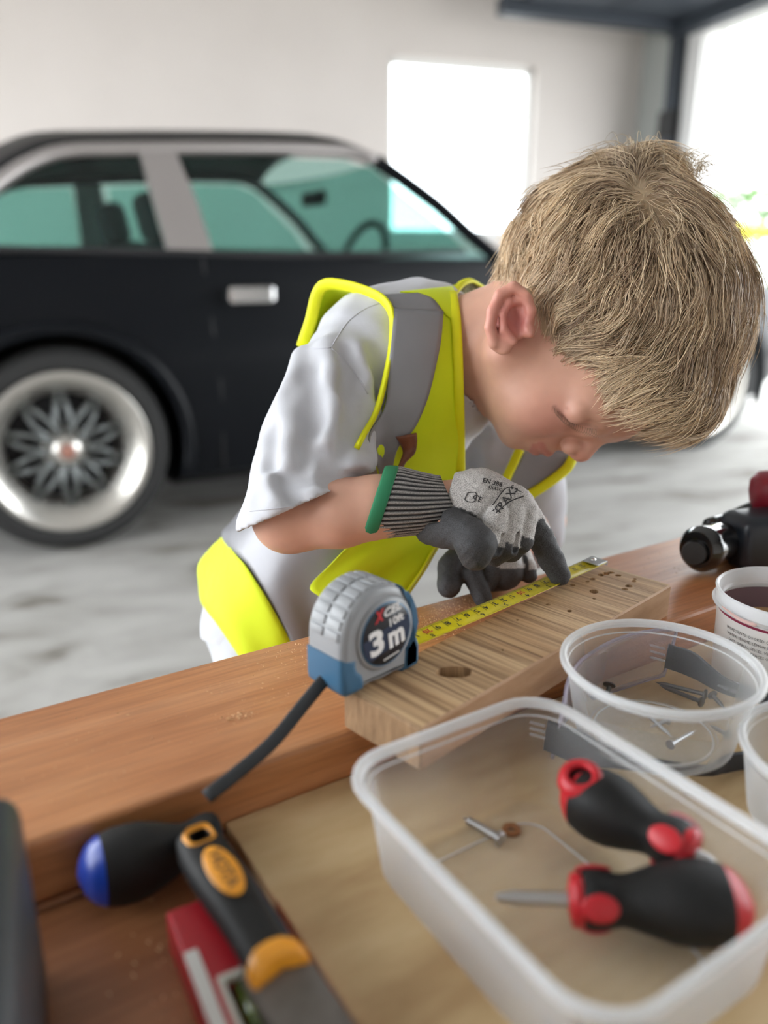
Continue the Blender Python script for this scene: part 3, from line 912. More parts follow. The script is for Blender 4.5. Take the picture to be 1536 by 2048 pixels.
# ticks, one joined mesh: every mm would be too fine, half centimetres and centimetres shown
tv = []; 
cm = 0.01
ntick = int(L / (cm / 10))
for k in range(ntick):
    s = L - k * cm / 10 - 0.001
    ln = 1.0 if k % 10 == 0 else (0.42 if k % 5 == 0 else 0.24)
    wdt = 0.00022 if k % 10 == 0 else 0.00012
    for (va, vb) in ((1, 1 - ln),) if k % 10 == 0 else ((1, 1 - ln),):
        a = [on_blade(s - wdt, va), on_blade(s + wdt, va), on_blade(s + wdt, vb), on_blade(s - wdt, vb)]
        tv.append((np.array(a), [[0, 1, 2, 3]]))
for k in range(int(L / 0.00159)):          # lower edge inch sixteenths
    s = L - k * 0.0015875 - 0.001; ln = 0.8 if k % 16 == 0 else (0.34 if k % 4 == 0 else 0.2)
    a = [on_blade(s - .0001, -1), on_blade(s + .0001, -1), on_blade(s + .0001, -1 + ln), on_blade(s - .0001, -1 + ln)]
    tv.append((np.array(a), [[0, 1, 2, 3]]))
a = [on_blade(s_, v_) for s_, v_ in ((0.002, 0.0), (L - 0.012, 0.0), (L - 0.012, 0.04), (0.002, 0.04))]
V, F = merge_vf(tv)
tk = local_obj('blade_ticks', V, F, M_TICK, blade); tk['kind'] = 'stuff'
for k in range(1, int(L / cm) + 1):
    s = L - k * cm + 0.0026 - 0.001
    if s < 0.004: continue
    red = (k % 10 == 0)
    txt = str(k) if red else str(k % 10)
    p = on_blade(s, 0.42)
    m = frame_m(p + np.array([0, 0, 0.0003]), -bd, -bn)
    text_obj('numeral', txt, 0.0070 if not red else 0.0068, M_LR if red else M_TICK, blade, m, 0.00003, bold=0.00012)
for k in range(1, int(L / 0.0254) + 1):
    s = L - k * 0.0254 + 0.003
    if s < 0.004: continue
    m = frame_m(on_blade(s, -0.42) + np.array([0, 0, 0.0003]), -bd, -bn)
    text_obj('inch_numeral', str(k), 0.0058, M_TICK, blade, m, 0.00003, bold=0.0001)
# end hook
bm = bmesh.new()
add_box(bm, (-0.012, -0.0075, 0.0), (0.002, 0.0075, 0.0009), 0.0003)
add_box(bm, (0.001, -0.0078, -0.0030), (0.0022, 0.0078, 0.0009), 0.0003)
hk = bm_obj('end_hook', bm, M_STEEL, tape)
hk.matrix_local = frame_m(on_blade(L, 0) + np.array([0, 0, 0.0012]), bd, bn)
for dx in (-0.004,):
    V, F = lathe_vf([(0, 0.0012), (0.0014, 0.001), (0.0022, 0.0002), (0.0022, -0.0005)], 16)
    r = local_obj('rivet', V, F, M_CHROME, hk, (dx, 0.0022, 0.0011))
# wrist strap
P = spline([W(655, 1352, .474), W(635, 1375, .467), W(600, 1418, .4585), W(545, 1484, .4435), W(480, 1541, .430), W(413, 1594, .417)], 26)
V, F = tube_vf(P, 0.0040, 8, flat=(1.0, 0.28), up=(0.3, -0.5, 1))
world_obj('strap', V, F, mat('black_webbing', (0.02, 0.022, 0.025), 0.7), tape)
# ================================================================== plastic tubs
M_CLEAR = clear_mat('cloudy_clear_plastic', (0.96, 0.965, 0.97), 0.93, (0.82, 0.84, 0.86), 0.22)
M_CLEAR2 = clear_mat('milky_plastic', (0.93, 0.94, 0.95), 0.80, (0.82, 0.84, 0.86), 0.25)
M_RIMC = clear_mat('thick_rim_plastic', (0.90, 0.92, 0.93), 0.50, (0.86, 0.87, 0.88), 0.2)
def rrect(L, Wd, r, n=7):
    pts = []
    for (sx, sy, a0) in ((1, 1, 0), (-1, 1, 90), (-1, -1, 180), (1, -1, 270)):
        for k in range(n):
            a = math.radians(a0 + 90 * k / (n - 1))
            pts.append((sx * (L / 2 - r) + r * math.cos(a), sy * (Wd / 2 - r) + r * math.sin(a)))
    # a few points on the straights so walls stay even
    return pts
def shell(name, rings, m, parent, cap=None, smooth_=45):
    n = len(rings[0]); V = [p for r in rings for p in r]
    F = grid_faces(len(rings), n, close_c=True)
    if cap == 'first': F.append(list(range(n))[::-1])
    if cap == 'last': F.append([(len(rings) - 1) * n + i for i in range(n)])
    o = local_obj(name, V, F, m, parent); smooth_angle(o, smooth_); return o
# rectangular takeaway container
rc = (np.array([0.0812, 0.3053, 0]))
ra = math.radians(-57.3)
rect = empty('food_container', (rc[0], rc[1], Z_PLY), ra, 'rectangular clear plastic tub holding two red and black screwdrivers', 'container')
RL, RW, RH = 0.1800, 0.1400, 0.060
def rr(z, ins, r): return [(x, y, z) for x, y in rrect(RL - 2 * ins, RW - 2 * ins, r)]
th = 0.0007
shell('base', [rr(0.0004, 0.030, 0.010), rr(0.0004, 0.0165, 0.016), rr(0.0018, 0.0148, 0.0175)], M_CLEAR, rect, 'first')
shell('wall', [rr(0.0018, 0.0148, 0.0175), rr(0.006, 0.0130, 0.019), rr(0.0510, 0.0070, 0.023), rr(0.0525, 0.0052, 0.024), rr(0.0570, 0.0045, 0.0245)], M_CLEAR, rect)
shell('rim', [rr(0.0555, 0.0050, 0.024), rr(0.0588, 0.0046, 0.0243), rr(0.0600, 0.0036, 0.025), rr(0.0602, 0.0020, 0.026), rr(0.0596, 0.0004, 0.027), rr(0.0575, 0.0, 0.0272), rr(0.0562, 0.0004, 0.027), rr(0.0568, 0.0022, 0.026), rr(0.0555, 0.0050, 0.024)], M_RIMC, rect)
def loop_tube(name, pts, r, m, parent):
    P = np.array(pts + [pts[0]]); V, F = tube_vf(P, r, 6, caps=False, up=(0, 0, 1)); return local_obj(name, V, F, m, parent)
loop_tube('base_ridge', rr(0.0012, 0.0300, 0.014), 0.0005, M_RIMC, rect)
loop_tube('shoulder_ridge', rr(0.0515, 0.0060, 0.0235), 0.0005, M_RIMC, rect)
for (x, y) in ((RL / 2 - 0.02, RW / 2 - 0.0025), (-RL / 2 + 0.04, RW / 2 - 0.0025), (-RL / 2 + 0.0025, 0.03), (-RL / 2 + 0.0025, -0.045), (0.01, RW / 2 - 0.0025)):
    pass
# round tubs
def round_tub(cx, cy, zb, R, Rb, H, label, m, mr, ribs=True, group=None, seam=True):
    t = empty('round_tub', (cx, cy, zb), 0, label, 'container', group)
    n = 72
    V, F = lathe_vf([(0.0002, 0.0006), (Rb * 0.72, 0.0006), (Rb * 0.74, 0.0016), (Rb * 0.80, 0.0016), (Rb * 0.82, 0.0003), (Rb - 0.003, 0.0003), (Rb, 0.003)], n)
    o = local_obj('base', V, F, m, t); smooth_angle(o, 50)
    V, F = lathe_vf([(Rb, 0.003), (Rb + (R - Rb) * 0.62, H * 0.80), (R - 0.0052, H * 0.84), (R - 0.0040, H - 0.002)], n)
    o = local_obj('wall', V, F, m, t); smooth_angle(o, 30)
    V, F = lathe_vf([(R - 0.0042, H - 0.0045), (R - 0.0040, H - 0.0008), (R - 0.0028, H), (R - 0.0014, H - 0.0001), (R - 0.0002, H - 0.0012), (R, H - 0.0032), (R - 0.0014, H - 0.0042), (R - 0.0020, H - 0.006), (R - 0.0042, H - 0.0045)], n)
    o = local_obj('rim', V, F, mr, t); smooth_angle(o, 50)
    th_ = np.linspace(0, 2 * PI, n + 1)
    V, F = tube_vf(np.array([((Rb * .75) * math.cos(a), Rb * .75 * math.sin(a), 0.0014) for a in th_]), 0.0005, 6, caps=False)
    local_obj('base_ridge', V, F, mr, t)
    V, F = tube_vf(np.array([((R - .0052) * math.cos(a), (R - .0052) * math.sin(a), H * .84) for a in th_]), 0.00045, 6, caps=False)
    local_obj('shoulder_ridge', V, F, mr, t)
    return t
TR = (0.1705, 0.4425)
tub = round_tub(TR[0], TR[1], Z_PLY + 0.013, 0.0608, 0.0480, 0.052, 'round clear plastic tub with loose nails inside, beside the wood block', M_CLEAR, M_RIMC)
tub3c = atz(1698, 1500, 0.628)
tub3 = round_tub(tub3c[0] + 0.001, tub3c[1], Z_PLY, 0.056, 0.046, 0.048, 'cloudy round tub cut off by the picture edge, in front of the nail tub', M_CLEAR2, M_RIMC)

# printed dip tub (standing on the plank)
M_PAPER = mat('tub_sleeve', (0.72, 0.70, 0.68), 0.4)
M_BURG = mat('burgundy_band', (0.26, 0.03, 0.07), 0.4)
M_PLUM = mat('plum_print', (0.16, 0.09, 0.10), 0.4)
M_TAN = noise_mat('biscuit_print', (0.45, 0.27, 0.13), (0.62, 0.42, 0.22), 90, rough=0.4)
M_YG = mat('yellow_green_print', (0.62, 0.60, 0.22), 0.4)
dc = atz(1580, 1182, 0.650)
dip = empty('dip_tub', (dc[0], dc[1], Z_PLY), 0, 'printed dip tub with burgundy band and small lettering, behind the tub of nails', 'container')
Rd, Rdb, Hd = 0.0505, 0.0455, 0.070
V, F = lathe_vf([(0.0002, 0.001), (Rdb - 0.002, 0.001), (Rdb, 0.003)], 64)
local_obj('base', V, F, M_PAPER, dip)
V, F = lathe_vf([(Rdb, 0.003), (Rd - 0.0028, Hd - 0.0135)], 64)
local_obj('printed_sleeve', V, F, M_PAPER, dip)
V, F = lathe_vf([(Rd - 0.0034, Hd - 0.0185), (Rd - 0.0024, Hd - 0.0145)], 64)
local_obj('burgundy_band', V, F, M_BURG, dip)
V, F = lathe_vf([(Rd - 0.0028, Hd - 0.0135), (Rd + 0.0005, Hd - 0.0125), (Rd + 0.0012, Hd - 0.0110), (Rd - 0.0010, Hd - 0.0100), (Rd - 0.0008, Hd - 0.003), (Rd - 0.0002, Hd - 0.001), (Rd - 0.0014, Hd), (Rd - 0.0030, Hd - 0.0012), (Rd - 0.0034, Hd - 0.010), (Rd - 0.006, Hd - 0.012)], 64)
o = local_obj('rim', V, F, M_RIMC, dip); smooth_angle(o, 50)
# tear tab
aa = math.radians(198)
V, F = tube_vf(spline([((Rd + .0008) * math.cos(aa + .42), (Rd + .0008) * math.sin(aa + .42), Hd - 0.0112), ((Rd + .003) * math.cos(aa + .2), (Rd + .003) * math.sin(aa + .2), Hd - 0.010), ((Rd + .0062) * math.cos(aa - .05), (Rd + .0062) * math.sin(aa - .05), Hd - 0.0055)], 8), [0.0022, 0.0024, 0.0022, 0.002, 0.0018, 0.0016, 0.0013, 0.0008], 8, flat=(1, 0.4))
local_obj('tear_tab', V, F, mat('pink_tab', (0.75, 0.50, 0.46), 0.4), dip)
# inside prints (curved flat patches)
def patch(name, a0, a1, z0, z1, m, R=Rdb + 0.0006, n=16, parent=dip):
    V = []
    for a in np.linspace(a0, a1, n):
        for z in (z0, z1):
            rr_ = R + (z / Hd) * 0.0030
            V.append((rr_ * math.cos(a), rr_ * math.sin(a), z))
    o = local_obj(name, V, grid_faces(n, 2), m, parent); return o
patch('plum_panel', math.radians(60), math.radians(178), 0.020, 0.054, M_PLUM, Rdb - 0.0016)
patch('pink_panel', math.radians(20), math.radians(57), 0.020, 0.054, mat('pink_print', (0.50, 0.25, 0.28), 0.4), Rdb - 0.0016)
patch('biscuit_panel', math.radians(30), math.radians(95), 0.020, 0.037, M_TAN, Rdb - 0.0020)
for (a, z, s) in ((150, 0.046, 1.0), (135, 0.036, 0.7), (160, 0.036, 0.6)):
    ar = math.radians(a)
    P = spline([((Rdb - .002) * math.cos(ar + k * 0.10 * s), (Rdb - .002) * math.sin(ar + k * 0.10 * s), z + (k - 1) * 0.006 * s) for k in range(3)], 7)
    V, F = tube_vf(P, np.array([.0008, .002, .003, .0035, .003, .002, .0005]) * s, 8, flat=(1, .2))
    local_obj('leaf_print', V, F, M_YG, dip)
# small lettering on the front of the sleeve
M_INK = mat('ink', (0.03, 0.03, 0.03), 0.5)
def curve_text(s, size, a_c, z, m, R, parent, name='lettering', sx=1.0, bold=0.0):
    """flat lettering bent round the tub wall"""
    cu = bpy.data.curves.new(name, 'FONT'); cu.body = s; cu.size = size; cu.align_x = 'CENTER'; cu.align_y = 'CENTER'; cu.resolution_u = 1; cu.offset = bold
    t = bpy.data.objects.new('tmp', cu); COL.objects.link(t); bpy.context.view_layer.update()
    me = bpy.data.meshes.new_from_object(t.evaluated_get(bpy.context.evaluated_depsgraph_get())); bpy.data.objects.remove(t)
    for v in me.vertices:
        a = a_c + v.co.x * sx / R; r = R + (z + v.co.y) / Hd * 0.0026
        v.co = Vector((r * math.cos(a), r * math.sin(a), z + v.co.y))
    me.materials.clear()
    return link(name, me, m, parent)
Rs = Rdb + 0.0007
fr = math.radians(236)
lines = ['INGREDIENTS: COOKED CHICKPEAS,', 'WATER, SESAME, LEMON JUICE, OIL,', 'SALT, GARLIC, SPICES, VINEGAR,', 'MAY CONTAIN TRACES OF NUTS.']
for i, s in enumerate(lines):
    curve_text(s, 0.0030, fr - 0.28, 0.0468 - i * 0.0042, M_INK, Rs, dip, sx=0.9)
patch('box_heading', fr + 0.22, fr + 0.80, 0.0450, 0.0490, M_INK, Rdb + 0.0008)
curve_text('NUTRITION', 0.0036, fr + 0.46, 0.0469, M_PAPER, Rs + 0.0003, dip, sx=1.0, bold=0.0001)
curve_text('Serving size', 0.0030, fr + 0.42, 0.0425, M_INK, Rs, dip)
patch('divider', fr + 0.185, fr + 0.195, 0.006, 0.0500, M_BURG, Rdb + 0.0008, 2)
patch('divider', fr + 0.215, fr + 0.220, 0.006, 0.0500, M_BURG, Rdb + 0.0008, 2)
for zz in (0.0385, 0.0335, 0.0285):
    patch('rule_line', fr + 0.23, fr + 0.85, zz, zz + 0.0003, M_INK, Rdb + 0.0008)

# ================================================================== nails
M_NAIL = mat('dark_nail_steel', (0.11, 0.105, 0.10), 0.42, 0.8)
def nail(name, tip, head, label, group, r=0.0015, m=M_NAIL, hr=0.0036, cat='nail'):
    tip = np.array(tip, float); head = np.array(head, float)
    d = (tip - head); L = np.linalg.norm(d)
    V, F = lathe_vf([(0, 0), (hr, 0.0), (hr, 0.0008), (r * 1.2, 0.0018), (r, 0.003), (r, L - 0.006), (0.0001, L)], 14)
    o = local_obj(name, V, F, m)
    q = Vector((0, 0, 1)).rotation_difference(Vector(d / L))
    o.rotation_euler = q.to_euler(); o.location = Vector(head)
    smooth_angle(o, 40)
    return tag(o, label, cat, group)
zb = Z_PLY + 0.013 + 0.0036
def inz(px, py, z=zb): return atz(px, py, z)
nail('nail', inz(1310, 1364, zb - .0008), inz(1412, 1389, zb + .0022), 'long dark nail lying uppermost beside its twin in the round tub', 'nails in the round tub')
nail('nail', inz(1318, 1370, zb - .0008), inz(1404, 1404, zb + .0020), 'long dark nail just below its twin, flat on the round tub floor', 'nails in the round tub')
nail('nail', inz(1452, 1420, zb - .0008), inz(1424, 1389, zb + .003), 'dark nail with its round head raised, right of the nail pair', 'nails in the round tub')
nail('nail', inz(1212, 1400, zb - .0008), inz(1219, 1369, zb + .006), 'dark nail standing on its point alone at the left of the round tub', 'nails in the round tub', hr=0.0042)
M_NAIL2 = mat('bright_nail_steel', (0.45, 0.46, 0.47), 0.35, 0.9)
pn = [((1345, 1475), (1290, 1425)), ((1390, 1462), (1340, 1490)), ((1300, 1455), (1335, 1440)), ((1420, 1450), (1455, 1470))]
lb = ['bright nail seen through the front wall of the nail tub, slanting up left', 'bright nail seen through the front wall of the nail tub, middle of the heap',
      'bright nail near the front wall of the nail tub, leftmost of the heap', 'bright nail near the front wall of the nail tub, rightmost of the heap']
for (a, b), l in zip(pn, lb):
    nail('nail', inz(*a, zb - .0010), inz(*b, zb + .0018), l, 'nails in the round tub', 0.0012, M_NAIL2, 0.0030)
# bright screw in the rectangular tub
def screw(tip, head, label):
    tip = np.array(tip); head = np.array(head); d = tip - head; L = np.linalg.norm(d)
    pr = [(0, 0.0), (0.0028, 0.0), (0.0040, 0.0006), (0.0040, 0.0012), (0.0018, 0.0034)]
    z = 0.0036
    while z < L - 0.004:
        pr += [(0.00135, z), (0.0021, z + 0.0006), (0.00135, z + 0.0012)]; z += 0.0013
    pr += [(0.0001, L)]
    V, F = lathe_vf(pr, 14)
    o = local_obj('screw', V, F, M_STEEL); o.location = Vector(head); o.rotation_euler = Vector((0, 0, 1)).rotation_difference(Vector(d / L)).to_euler()
    return tag(o, label, 'screw')
screw(atz(925, 1634, Z_PLY + 0.0032), atz(1004, 1680, Z_PLY + 0.0048), 'bright steel screw lying loose on the bottom of the rectangular tub')
M_RUST = mat('rusty_washer', (0.30, 0.13, 0.05), 0.7, 0.4)
V, F = lathe_vf([(0.0018, 0), (0.0052, 0.0), (0.0052, 0.0012), (0.0018, 0.0012), (0.0018, 0)], 24)
wp = atz(1020, 1664, Z_PLY + 0.001)
o = local_obj('washer', V, F, M_RUST, None, (wp[0] + .001, wp[1] + 0.0012, Z_PLY + 0.0009)); tag(o, 'small rusty washer beside the head of the bright screw', 'washer')

# ================================================================== safety glasses
M_LENS = clear_mat('clear_lens', (0.955, 0.945, 0.965), 0.93, (0.75, 0.74, 0.82), 0.08)
M_FRAMEC = clear_mat('lens_edge', (0.80, 0.76, 0.84), 0.45, (0.62, 0.58, 0.68), 0.1)
M_NAVY = mat('dark_temple_plastic', (0.022, 0.026, 0.035), 0.42)
gl = empty('safety_glasses', (*atz(1100, 1400, Z_PLY)[:2], Z_PLY), 0, 'clear safety glasses with dark arms lying open around the round tub of nails', 'safety glasses')
# hinge ends of the front
hA = atz(1108, 1470, Z_PLY + 0.020); hB = atz(1332, 1312, Z_PLY + 0.022)
front = (hA + hB) / 2; BOW = 0.036
ax = (hB - hA); wd = np.linalg.norm(ax); ax /= wd
fwd = np.array([-ax[1], ax[0], 0]);    # away from the arms
if np.dot(fwd, np.array([-1, 0.2, 0])) < 0: fwd = -fwd
for BOW in (0.036, 0.033, 0.030, 0.027, 0.024):
    tip_ = (front + fwd * BOW)[:2] - bc[:2]
    if (Rb @ tip_)[1] < -hy - 0.003: break
print('lens bow', BOW)
def lens_pt(u, v):
    """u -1..1 across, v -1..1 height"""
    bow_ = BOW * (1 - u * u)
    ue = abs(u)
    h = 0.024 - 0.004 * ue ** 3
    zc = 0.0250 - 0.004 * (1 - ue)
    zlow = -h * (1.0 if ue > 0.22 else 0.35 + 0.65 * (ue / 0.22) ** 1.2)
    z = zc + (h if v > 0 else -zlow) * v
    return (hA + hB) / 2 * np.array([1, 1, 0]) + ax * u * wd / 2 + fwd * (bow_ - 0.003 * (v + 1)) + np.array([0, 0, Z_PLY + z])
nu, nv = 49, 9
V = [lens_pt(-1 + 2 * i / (nu - 1), -1 + 2 * j / (nv - 1)) for i in range(nu) for j in range(nv)]
ln = world_obj('lens', V, grid_faces(nu, nv), M_LENS, gl); solidify(ln, 0.0016)
edge = [lens_pt(-1 + 2 * i / (nu - 1), 1) for i in range(nu)] + [lens_pt(1, 1 - 2 * j / 8) for j in range(1, 9)] + [lens_pt(1 - 2 * i / (nu - 1), -1) for i in range(1, nu)] + [lens_pt(-1, -1 + 2 * j / 8) for j in range(1, 8)]
edge.append(edge[0])
V, F = tube_vf(np.array(edge), 0.0012, 8, caps=False); world_obj('lens_edge', V, F, M_FRAMEC, gl)
def temple(pts, hs, name='temple_arm'):
    """arm strip: centreline points and half heights"""
    P = spline(pts, 22); H_ = np.interp(np.linspace(0, 1, 22), np.linspace(0, 1, len(hs)), hs)
    V = []
    for i, p in enumerate(P):
        t = P[min(i + 1, 21)] - P[max(i - 1, 0)]; t /= np.linalg.norm(t); n_ = np.cross(t, [0, 0, 1.0]); n_ /= np.linalg.norm(n_)
        up = np.cross(n_, t)
        for (a, b) in ((-1, -1), (1, -1), (1.3, 0), (1, 1), (-1, 1), (-1.3, 0)):
            V.append(p + n_ * a * 0.0012 + up * b * H_[i])
    F = grid_faces(22, 6, close_c=True); F.append(list(range(6))); F.append([21 * 6 + k for k in range(6)][::-1])
    o = world_obj(name, V, F, M_NAVY, gl); bevel_mod(o, 0.0005, 2); smooth_angle(o, 50); return o
Zt = Z_PLY + 0.023
tB = temple([atz(1334, 1312, Zt + .001), atz(1385, 1330, Zt), atz(1450, 1372, Zt - 0.004), atz(1545, 1402, Zt - 0.008), atz(1640, 1440, Zt - 0.014)], [0.0095, 0.0098, 0.0058, 0.0045, 0.006])
tA = temple([atz(1092, 1470, Z_PLY + 0.0185), atz(1150, 1492, Z_PLY + .017), atz(1240, 1520, Z_PLY + .012), atz(1400, 1541, Z_PLY + .009), atz(1452, 1527, Z_PLY + .0085), atz(1505, 1518, Z_PLY + .007)], [0.0105, 0.0115, 0.006, 0.0032, 0.0065, 0.0060])
for (p, sgn) in (((1322, 1308), 1), ((1082, 1462), 1)):
    for k in (-1, 0, 1):
        q = atz(p[0], p[1] + k * 12, Zt - 0.000)
        d = atz(p[0] - 22, p[1] - 6 + k * 12, Zt) 
        V, F = tube_vf(np.array([d, q, q + (q - d) * 0.35]), 0.0009, 8); world_obj('hinge_prong', V, F, M_RIMC, gl)
q = atz(1455, 1375, Zt - .0035); q2 = atz(1500, 1392, Zt - .005)
tx = text_obj('arm_print', 'ANSI Z87+ EN166', 0.0036, mat('grey_print', (0.35, 0.36, 0.38), 0.5), gl, Matrix.Identity(4), 0.00005, sx=1.0)
pm = np.array(world_matrix(gl).inverted()); dq = (q2 - q) / np.linalg.norm(q2 - q)
side = np.cross([0, 0, 1.0], dq); side /= np.linalg.norm(side)
if np.dot(side, CAM - q) < 0: side = -side
upv = np.cross(side, dq); upv = upv if upv[2] > 0 else -upv
org = (q + q2) / 2 + side * 0.0022
tx.matrix_local = Matrix(pm.tolist()) @ frame_m(org, dq, upv)

# ================================================================== screwdrivers
M_RED = mat('red_grip', (0.50, 0.012, 0.022), 0.38)
M_REDD = mat('dark_red_print', (0.16, 0.012, 0.018), 0.6)
M_BLUE = mat('blue_grip', (0.012, 0.045, 0.32), 0.3)
def driver(name, end, neck, mcap, label, R=0.0185, shaft=None, sh_r=0.0032, cap_len=0.15, windows=True, hole=True, roll=0.0, print_=None):
    """grip from its rounded end to the neck; local x runs end->neck"""
    end = np.array(end, float); neck = np.array(neck, float)
    d = neck - end; L = float(np.linalg.norm(d)); x = Vector(d / L)
    up = Vector((0, 0, 1)); y = up.cross(x).normalized(); z = x.cross(y)
    m = Matrix((x, y, z)).transposed().to_4x4(); m = m @ Matrix.Rotation(roll, 4, 'X'); m.translation = Vector(end)
    root = empty(name, end); root.rotation_euler = m.to_euler(); tag(root, label, 'screwdriver')
    pr = [(0.0, 0.0), (0.012, 0.22), (0.03, 0.42), (0.06, 0.62), (0.10, 0.78), (0.16, 0.91), (0.26, 0.995), (0.36, 1.0), (0.46, 0.95), (0.56, 0.83), (0.66, 0.69), (0.72, 0.62), (0.76, 0.60), (0.81, 0.64), (0.87, 0.70), (0.93, 0.71), (0.97, 0.66), (0.985, 0.60)]
    s = np.array([p[0] for p in pr]) * L; r = np.array([p[1] for p in pr]) * R
    n = 36
    def body(i0, i1, m_, nm, add=0.0, tri=0.06):
        V = []
        for k in range(i0, i1):
            for j in range(n):
                a = 2 * PI * j / n
                rr_ = r[k] * (1 + tri * math.cos(3 * a)) + add
                V.append((s[k], rr_ * math.cos(a), rr_ * math.sin(a)))
        F = grid_faces(i1 - i0, n, close_c=True)
        F.append([(i1 - i0 - 1) * n + j for j in range(n)]); F.append(list(range(n))[::-1])
        o = local_obj(nm, V, F, m_, root); smooth_angle(o, 55); return o
    ic = 6 if cap_len > 0.1 else 4
    cap = body(0, ic, mcap, 'end_cap')
    grip_ = body(ic - 1, len(pr), M_RUBBER, 'grip', 0.0)
    if windows:
        cut = []
        for a in (0, 2 * PI / 3, 4 * PI / 3):
            bm = bmesh.new(); bmesh.ops.create_uvsphere(bm, u_segments=20, v_segments=12, radius=1)
            for v in bm.verts: v.co = Vector((v.co.x * 0.0085, v.co.y * 0.0062, v.co.z * 0.0016))
            rr_ = 0.70 * R * 1.04
            a2 = a
            o = bm_obj('grip_window', bm, mcap, root, (0.90 * L, rr_ * math.cos(a2), rr_ * math.sin(a2)), (a2 - PI / 2, 0, 0), True)
        V, F = lathe_vf([(0.0, -0.001), (0.58 * R, -0.001), (0.64 * R, 0.001), (0.62 * R, 0.0045), (0.3 * R, 0.006), (0, 0.006)], 28)
        local_obj('collar', V, F, mcap, root, (L * 0.985, 0, 0), (0, PI / 2, 0))
        if hole:
            # hanging eye near the end: red ring round a dark through hole
            a = 0.0
            ring, Fr = lathe_vf([(0.0060, -0.004), (0.0058, 0.0012), (0.0068, 0.0022), (0.0085, 0.0019), (0.0108, 0.0002), (0.0120, -0.0035)], 32)
            for sg in (1,):
                local_obj('hanging_eye', ring, Fr, mcap, root, (0.17 * L, 0, sg * 0.90 * R))
                V, F = lathe_vf([(0.0, 0.0), (0.0062, 0.0), (0.0066, -0.004)], 20)
                local_obj('eye_hole', V, F, M_BLACK, root, (0.17 * L, 0, sg * 0.90 * R - 0.001))
    if shaft is not None:
        V, F = tube_vf(np.array([(L * 0.97, 0, 0), (L * 0.97 + shaft * 0.8, 0, 0), (L * .97 + shaft, 0, 0)]), [sh_r, sh_r, sh_r * 0.5], 16)
        o = local_obj('shaft', V, F, M_STEEL, root); smooth_angle(o, 40)
    if print_:
        tx = text_obj('side_print', print_, 0.010, M_REDD, root, frame_m((0.42 * L, 0.0 , R * 1.02), (1, 0, 0.0), (0, 1, 0)), 0.0002)
    return root
zc_ = Z_PLY + 0.020
e1 = atz(1128, 1572, zc_ + 0.014); n1_ = atz(1372, 1700, zc_ + 0.012)
driver('screwdriver', e1, n1_, M_RED, 'red and black screwdriver lying behind its twin in the rectangular tub', 0.0180, 0.016, roll=0.35)
e2 = atz(1508, 1812, zc_ + 0.004); n2_ = atz(1158, 1800, zc_ + 0.000)
driver('screwdriver', e2, n2_, M_RED, 'red and black stubby screwdriver with bare steel shaft, nearest in the rectangular tub', 0.0185, 0.040, roll=-0.55 + PI)
e3 = atz(132, 1690, Z_DECK + 0.0235); n3_ = atz(440, 1668, Z_DECK + 0.0200)
for q_ in (e3, n3_):
    k_ = max(0.0, uw(q_)[1] - (w_f - 0.0186)); q_ -= BW * k_
driver('screwdriver', e3, n3_, M_BLUE, 'black screwdriver with a blue rounded end on the bare bench boards', 0.0188, None, windows=False)

# ================================================================== red spirit level
lv0 = atz(330, 1822, Z_DECK + 0.022); lv1 = atz(470, 2200, Z_DECK + 0.022)
dl = lv1 - lv0; dl[2] = 0; Ll = 0.23; dl /= np.linalg.norm(dl); nl = np.array([-dl[1], dl[0], 0])
la = math.atan2(dl[1], dl[0])
lev = empty('spirit_level', (lv0[0], lv0[1], Z_DECK), la, 'small red spirit level with a white scale and green vial, under the yellow-collared tool', 'spirit level')
bm = bmesh.new(); add_box(bm, (0, 0.0, 0), (Ll, 0.042, 0.022), 0.002, 2)
lb_ = bm_obj('level_body', bm, mat('red_level_plastic', (0.42, 0.010, 0.020), 0.4), lev, smooth=False)
c = box_obj('cutter', (0.050, 0.0115, 0.012), (0.085, 0.0275, 0.03), M_BLACK, lev)
boolean(lb_, [c])
box_obj('scale_strip', (0.028, 0.0008, 0.0218), (0.225, 0.0068, 0.0226), mat('white_scale', (0.72, 0.71, 0.69), 0.4), lev)
M_FR = mat('vial_frame', (0.66, 0.66, 0.60), 0.4)
for b in (((0.047, 0.0095, 0.0205), (0.0505, 0.030, 0.0235)), ((0.0845, 0.0095, 0.0205), (0.088, 0.030, 0.0235)), ((0.0505, 0.0095, 0.0205), (0.0845, 0.0120, 0.0235)), ((0.0505, 0.0270, 0.0205), (0.0845, 0.0295, 0.0235))):
    box_obj('vial_frame', b[0], b[1], M_FR, lev, bevel=0.0006)
V, F = tube_vf(np.array([(0.051, 0.0195, 0.0165), (0.084, 0.0195, 0.0165)]), 0.0052, 16)
vi = local_obj('vial', V, F, mat('green_vial', (0.10, 0.15, 0.035), 0.12, coat=0.5), lev)
V, F = tube_vf(np.array([(0.064, 0.0195, 0.0195), (0.067, 0.0195, 0.0200), (0.071, 0.0195, 0.0195)]), [0.0012, 0.0026, 0.0012], 10)
local_obj('bubble', V, F, mat('bubble', (0.35, 0.45, 0.15), 0.1), vi)

